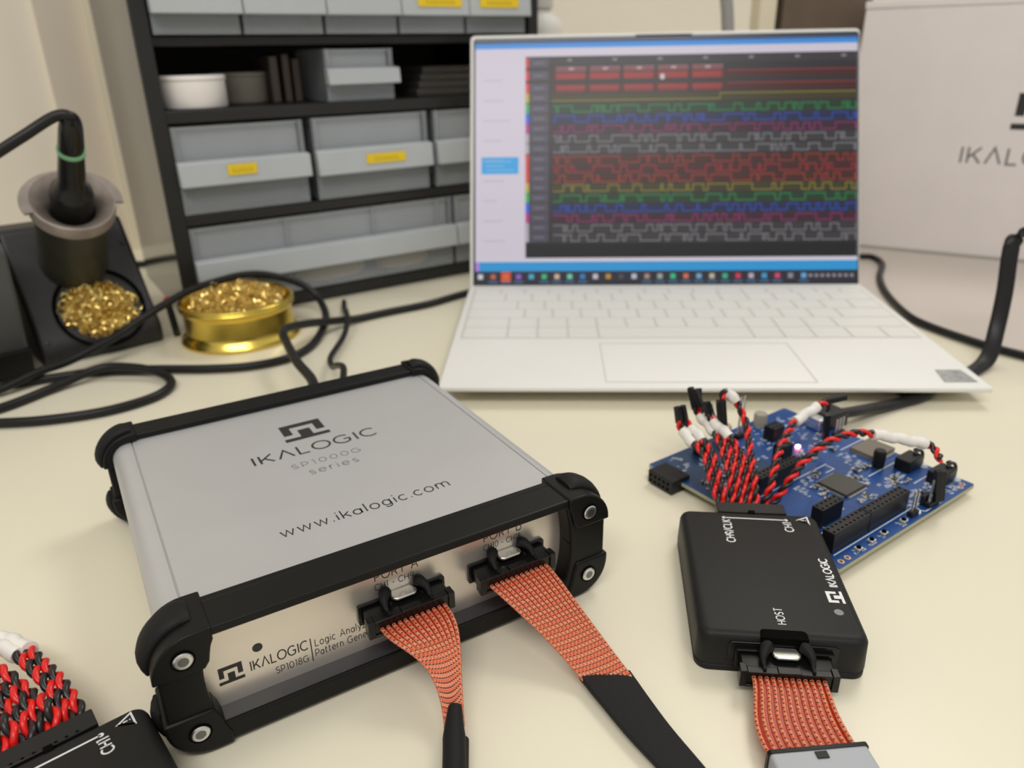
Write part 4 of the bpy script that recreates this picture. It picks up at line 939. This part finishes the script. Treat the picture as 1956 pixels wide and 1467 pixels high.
# iron
Bw = FM.to_3x3() @ Bp + F0; axw = (FM.to_3x3() @ ax).normalized()
t = thing('soldering_iron', 'black soldering iron with a green ring resting in the stand', 'soldering iron', Bw)
g = G(); g.lathe((0, 0, 0), [(.01, 20), (8.5, 24), (11.6, 48), (11.8, 64), (11.2, 67), (8.8, 70), (7.4, 76), (6.7, 97), (6.6, 99)], 32, axw); g.obj('handle', M_GLOSSB, t, ang=50)
g = G(); g.lathe((0, 0, 0), [(6.5, 97.4), (7.4, 97.6), (7.4, 99.8), (6.5, 100)], 32, axw); g.obj('green_ring', M_GREEN, t)
g = G(); g.lathe((0, 0, 0), [(6.0, 99), (6.7, 103), (6.2, 114), (5.6, 119), (4.8, 122), (3.5, 124)], 32, axw); g.obj('cable_boot', M_GLOSSB, t, ang=50)
tip = axw * 122
g = G(); P = spline([tip - axw * 8, tip + axw * 1, tip + Vector((-6, -4, 1.5)), tip + Vector((-20, -16, -8)), tip + Vector((-48, -30, -25)), tip + Vector((-90, -40, -46)), tip + Vector((-130, -50, -56))], 8); g.tube(P, [4.6, 4.5, 4.4, 4.2, 4.0, 3.8, 3.5, 3.3, 3.1, 3.0] + [2.9] * (len(P) - 10), 14); g.obj('iron_cable', M_CABLE, t, ang=70)
# station
t = thing('soldering_station', 'dark grey soldering station box at the frame edge beside the stand', 'soldering station', F0 + ux * -6, fa)
g = G(); g.prism([(-3, 0), (105, 0), (105, 86), (-26, 86), (-30, 82), (-10, 20)][::1], -130, 0, 'yz'); g.obj('station_body', M_STAT, t, bevel=4, seg=4)
g = G(); g.prism([(-7, 2), (4, 2), (-4, 19), (-14, 19)], -126, .4, 'yz'); g.obj('lower_trim', M_RUB, t, bevel=1)

# ------------------------------------------------------------------ drawer cabinet
cab = thing('parts_cabinet', 'tall black cabinet holding frosted plastic drawers', 'drawer cabinet', (-237.2, 525.8, ZC0), CA); cab.scale = (KC, KC, KC)
def cbox(name, m, *a, bevel=.6, parent=cab):
    g = G(); g.box(*a); return g.obj(name, m, parent, bevel=bevel)
cbox('side_panel', M_CAB, 5.2, 15, 0, 4, 4.72, 330); cbox('side_panel', M_CABS, 5, 14, 3.5, 165, 4.72, 330, bevel=0); cbox('side_panel', M_CAB, 297.5, 307, 0, 165, 4.72, 330)
cbox('back_panel', mat('dull_brown_back', (.055, .043, .036), .7), 14, 297.5, 162, 165, 6, 330, bevel=0)
cbox('plinth', M_CAB, 14, 297.5, 2, 162, 5.5, 15)
for z0, z1 in ((73, 80), (139.5, 147.5), (185.5, 191.5), (251, 257), (324, 330)): cbox('shelf', M_CAB, 14, 297.5, 11 if z0 == 185.5 else 1, 162, z0, z1)
def drawer(x0, x1, z0, z1, band, label=None, back=120, dividers=(), parent=cab, dy=0.0, name='drawer', wing=1.5):
    g = G(); y = dy
    g.cur = 1
    g.box(x0, x0 + 1.4, y + 1.6, y + back, z0, z1); g.box(x1 - 1.4, x1, y + 1.6, y + back, z0, z1)
    g.box(x0 + 1.4, x1 - 1.4, y + 1.6, y + back, z0, z0 + 1.4); g.box(x0 + 1.4, x1 - 1.4, y + back - 1.4, y + back, z0 + 1.4, z1)
    g.cur = 0
    g.box(x0, x1, y, y + 1.6, z0, band[0])                      # front wall below the pull
    g.box(x0, x0 + 3.2, y - .8, y + 1.6, band[1], z1); g.box(x1 - 3.2, x1, y - .8, y + 1.6, band[1], z1)
    g.cur = 2; g.box(x0 + 3.2, x1 - 3.2, y + 3.2, y + 4.4, band[1] - 2, z1 - .8); g.cur = 0
    g.box(x0 + 3.2, x1 - 3.2, y, y + 3.4, z1 - 1.6, z1 - .2)
    o = g.obj(name, [M_DRW, M_DRWT, M_DRWW], parent, bevel=0, smooth=False)
    if name != 'drawer': tag(o)
    g = G(); g.prism([(y + 1.2, band[0]), (y + 1.2, band[1]), (y - 6.2, band[1] - 1.0), (y - 7.4, band[0])], x0 - wing * .2, x1 + wing, 'yz'); g.obj('drawer_pull', M_DRWB, o, bevel=.8)
    for dvx in dividers:
        g = G(); g.box(dvx - .8, dvx + .8, y - .6, y + back, z0 + 2, z1 - 1); g.obj('divider', M_DRW, o)
    if label:
        g = G(); a, b, c, d = label; g.box(a, b, y - 7.9, y - 7.3, c, d); lb = g.obj('label_tape', M_YEL, o, bevel=0)
        g = G(); q = random.Random(int(a)); x = a + (b - a) * .18
        g.xf = None
        while x < b - (b - a) * .2:
            wq = q.uniform(1.0, 2.0); g.box(x, x + wq * .25, y - 8.0, y - 7.88, c + (d - c) * .3, d - (d - c) * .3); g.box(x, x + wq, y - 8.0, y - 7.88, c + (d - c) * .3, c + (d - c) * .38); x += wq + .8
        g.obj('typed_marks', mat('faded_label_ink', (.45, .30, .02), .6), o, smooth=False) if False else g.obj('typed_marks', MATS.get('faded_label_ink') or mat('faded_label_ink', (.42, .28, .02), .6), lb, smooth=False)
    return o
drawer(15.5, 103, 81, 137.5, (99.5, 116), (46, 65.5, 105.4, 112.4))
drawer(110, 201, 81, 138, (98.5, 116.5), (146.5, 178, 104.4, 111.2))
drawer(207.5, 296, 81, 138, (98.5, 116.5))
drawer(15.5, 219, 16.5, 71.5, (33, 50), None, dividers=(82, 150, 205)); drawer(222, 296, 16.5, 71.5, (33, 50))
for k in range(5):
    a = 16.5 + k * 56.0
    drawer(a, a + 53.5, 192.2, 249, (203.8, 221), {3: (196.5 + 0, 232.5, 209.6, 217), 4: (248.5, 283, 209.6, 217)}.get(k), dividers=())
for k in range(5): 
    a = 16.5 + k * 56.0; drawer(a, a + 53.5, 258, 322, (270, 287))
so = thing('loose_drawer', 'small empty frosted drawer standing in the open shelf of the cabinet', 'drawer', (*wp(127, 6), ZC0 + 147.6 * KC), CA); so.scale = (KC, KC, KC)
drawer(0, 52, .3, 35, (11.5, 23), None, back=60, parent=so, dy=0, name='drawer_shell', wing=3)
def tub(name, label, s, d, z, r, h, m, cat):
    t = thing(name, label, cat, (*wp(s, d), ZC0 + z * KC)); t.scale = (KC, KC, KC); g = G()
    g.lathe((0, 0, 0), [(.01, 0), (r - 1, 0), (r, 1), (r, h - 3.4), (r + .4, h - 3.2)], 48); g.obj('tub_body', m, t, ang=50)
    g = G(); g.lathe((0, 0, 0), [(r + .3, h - 3.1), (r + .6, h - 2.8), (r + .6, h - .8), (r - .2, h), (.01, h)], 48); g.obj('lid', m, t, ang=50)
tub('round_tub', 'bright white round tub at the left end of the open cabinet shelf', 38.5, 26, 147.6, 22.5, 20.5, M_SPOOL, 'tub')
tub('round_tub', 'dim cream round tub behind the white one on the open cabinet shelf', 81, 62, 147.6, 20, 21, M_SPOOL2, 'tub')
for i, (s0, wd, hh) in enumerate(((101, 6, 32), (110, 5, 33), (117.5, 5, 30))):
    t = G(); t.box(-wd / 2, wd / 2, 0, 50, 0, hh); o = t.obj('component_strip', MATS.get('brown_tinted_plastic') or mat('brown_tinted_plastic', (.10, .075, .06), .4), None, bevel=.5)
    o.location = Vector((*wp(s0, 40), ZC0 + 147.6 * KC)) * S; o.rotation_euler = (0, 0, CA)
    tag(o, ('narrow brown case, nearest the cream tub, standing on the open cabinet shelf', 'narrow brown case standing between two others on the open cabinet shelf', 'narrow brown case nearest the loose drawer on the open cabinet shelf')[i], 'case', 'narrow brown cases')
for i in range(4):
    t = G(); t.box(-34 + i, 34 - i, 0, 90, 0, 5.4); o = t.obj('flat_tray', MATS.get('smoky_tray') or mat('smoky_tray', (.06, .055, .05), .35), None, bevel=.8)
    o.location = Vector((*wp(240 + i * 1.5, 22 + i * 2), ZC0 + 147.6 * KC + i * 5.6)) * S; o.rotation_euler = (0, 0, CA + .03 * (i - 1))
    tag(o, ('dark smoky tray at the bottom of the stack on the open shelf', 'dark smoky tray second from the bottom of the shelf stack', 'dark smoky tray second from the top of the shelf stack', 'dark smoky tray on top of the shelf stack')[i], 'tray', 'stacked smoky trays')
def blob(name, label, cat, s, d, z, sx, sy, sz, m):
    g = G(); n = 14; R = []; q = random.Random(int(s))
    for k in range(1, 7):
        ph = PI * k / 7; R.append([g.av((sx * math.sin(ph) ** .6 * math.cos(2 * PI * j / n) * q.uniform(.92, 1.05), sy * math.sin(ph) ** .6 * math.sin(2 * PI * j / n) * q.uniform(.92, 1.05), sz * (1 - math.cos(ph)) / 2)) for j in range(n)])
    for a, b in zip(R, R[1:]):
        for j in range(n): g.af([a[j], a[(j + 1) % n], b[(j + 1) % n], b[j]])
    g.af(R[0][::-1]); g.af(R[-1]); o = g.obj(name, m, None, ang=70); o.location = Vector((*wp(s, d), ZC0 + z * KC)) * S; o.rotation_euler = (0, 0, CA); tag(o, label, cat)
blob('parts_bag', 'dark bag showing through the lower front of the yellow-labelled drawer on the left', 'bag', 60, 9, 82.6, 40, 6.5, 17, M_BAG)
blob('parts_bag', 'dark blue bag faintly seen in the third middle-row drawer', 'bag', 250, 30, 82.5, 38, 22, 30, M_BAG)
blob('paper_packet', 'tan paper packet showing through the middle compartment of the wide bottom drawer', 'packet', 116, 8.5, 18.2, 30, 5.5, 16, M_PAPER)
blob('paper_packet', 'tan paper packet showing through the compartment nearest the laptop in the wide bottom drawer', 'packet', 177.5, 8.5, 18.2, 25, 5.5, 16, M_PAPER)
blob('parts_bag', 'dark blue bag seen in the second small drawer of the upper row', 'bag', 100, 9, 193.8, 18, 6, 11.5, M_BAG)

# ------------------------------------------------------------------ right background
wb = thing('product_box', 'large white cardboard box with a dark square-wave emblem, standing behind the laptop', 'box', (336, 726, 0), math.radians(-30.25))
g = G(); g.box(-25, 250, 0, 110, 0, 207); g.obj('carton', M_CARTON, wb, bevel=1)
g = G(); g.box(-26, 252, -1.2, 112, 0, 3.0); g.obj('lid_edge', M_CARTONE, wb)
g = G(); g.box(-26, 251, -.8, 111, 207, 213); g.obj('top_flap', M_CARTON, wb, bevel=1)
g = G(); g.box(-26.4, -24.8, 10, 16, 60, 206); g.obj('side_gap', M_CARTONE, wb)
write('lettering', 'IK^LOGIC', (69.5, 0, 82.5), UX, UZ, 13.2, 99, .95, M_INKG, wb)
logo((103, 0, 111), UX, UZ, 33, 29, M_INK, wb)
g = G(); P = [(250, 560), (285, 548), (300, 470), (420, 395), (520, 560), (452, 655), (336, 722), (250, 735)]
P = [(256, 576), (279, 572), (283, 500), (300, 468), (330, 440), (460, 440), (540, 590), (452, 653), (338, 720), (262, 735)]
g.prism([(a - 336, b - 600) for a, b in P], 0, .9); o = g.obj('packing_sheet', M_SHEET, None); o.location = (.336, .6, 0); tag(o, 'pale grey packing sheet lying flat in front of the white cardboard box', 'sheet')
t = thing('white_bottle', 'white plastic bottle half hidden between the cabinet and the laptop', 'bottle', (*wp(338, 50), 0))
g = G(); g.lathe((0, 0, 0), [(.01, 0), (24, 0), (25, 2), (25, 196), (23, 204), (15, 210), (14, 214)], 40); g.obj('bottle_body', M_BOTTLE, t, ang=60)
g = G(); g.lathe((0, 0, 0), [(16, 213), (17, 214), (17, 246), (15, 248), (.01, 248)], 40); g.obj('cap', M_BOTTLE, t, ang=50)
o = G().box(0, 84, 0, 40, 0, 340).obj('brown_shade_board', M_BROWN, None, bevel=1); o.location = (.262, .80, 0); tag(o, 'dark brown stand-in board for the shade behind the top right corner of the laptop', 'board')  # slab added to give the dark shaded patch of background
cable('grey hose hanging down the wall behind the middle of the laptop', [(150, 790, 420), (172, 790, 330), (190, 790, 270), (205, 790, 220), (212, 790, 150), (214, 790, 40), (216, 790, 8)], 6, name='grey_hose', m=MATS.get('grey_hose') or mat('grey_hose', (.35, .34, .32), .5))
o = G().box(0, 16, 0, 30, 0, 340).obj('pale_post', M_WALL3, None, bevel=1); o.location = (.240, .80, 0); tag(o, 'pale beige post standing just left of the brown shade board', 'post')

cable('black cable on the bench in the gap between the stand and the cabinet', [(-410, 640, 3), (-380, 688, 3), (-348, 701, 3), (-316, 700, 3)], 3)
t = thing('tipped_rod', 'short black rod with a red tip leaning between the cabinet foot and the brass tin', 'rod', (-234, 508, 0))
g = G(); g.tube([(0, 0, 0), (-2, 2, 12), (-4, 4, 23)], 2.3, 16); g.obj('rod_body', M_GLOSSB, t, ang=50)
g = G(); g.lathe((-4, 4, 23), [(2.3, 0), (2.6, .5), (2.4, 3), (1.2, 4.2), (.01, 4.4)], 16); g.obj('tip', M_REDP, t, ang=60)
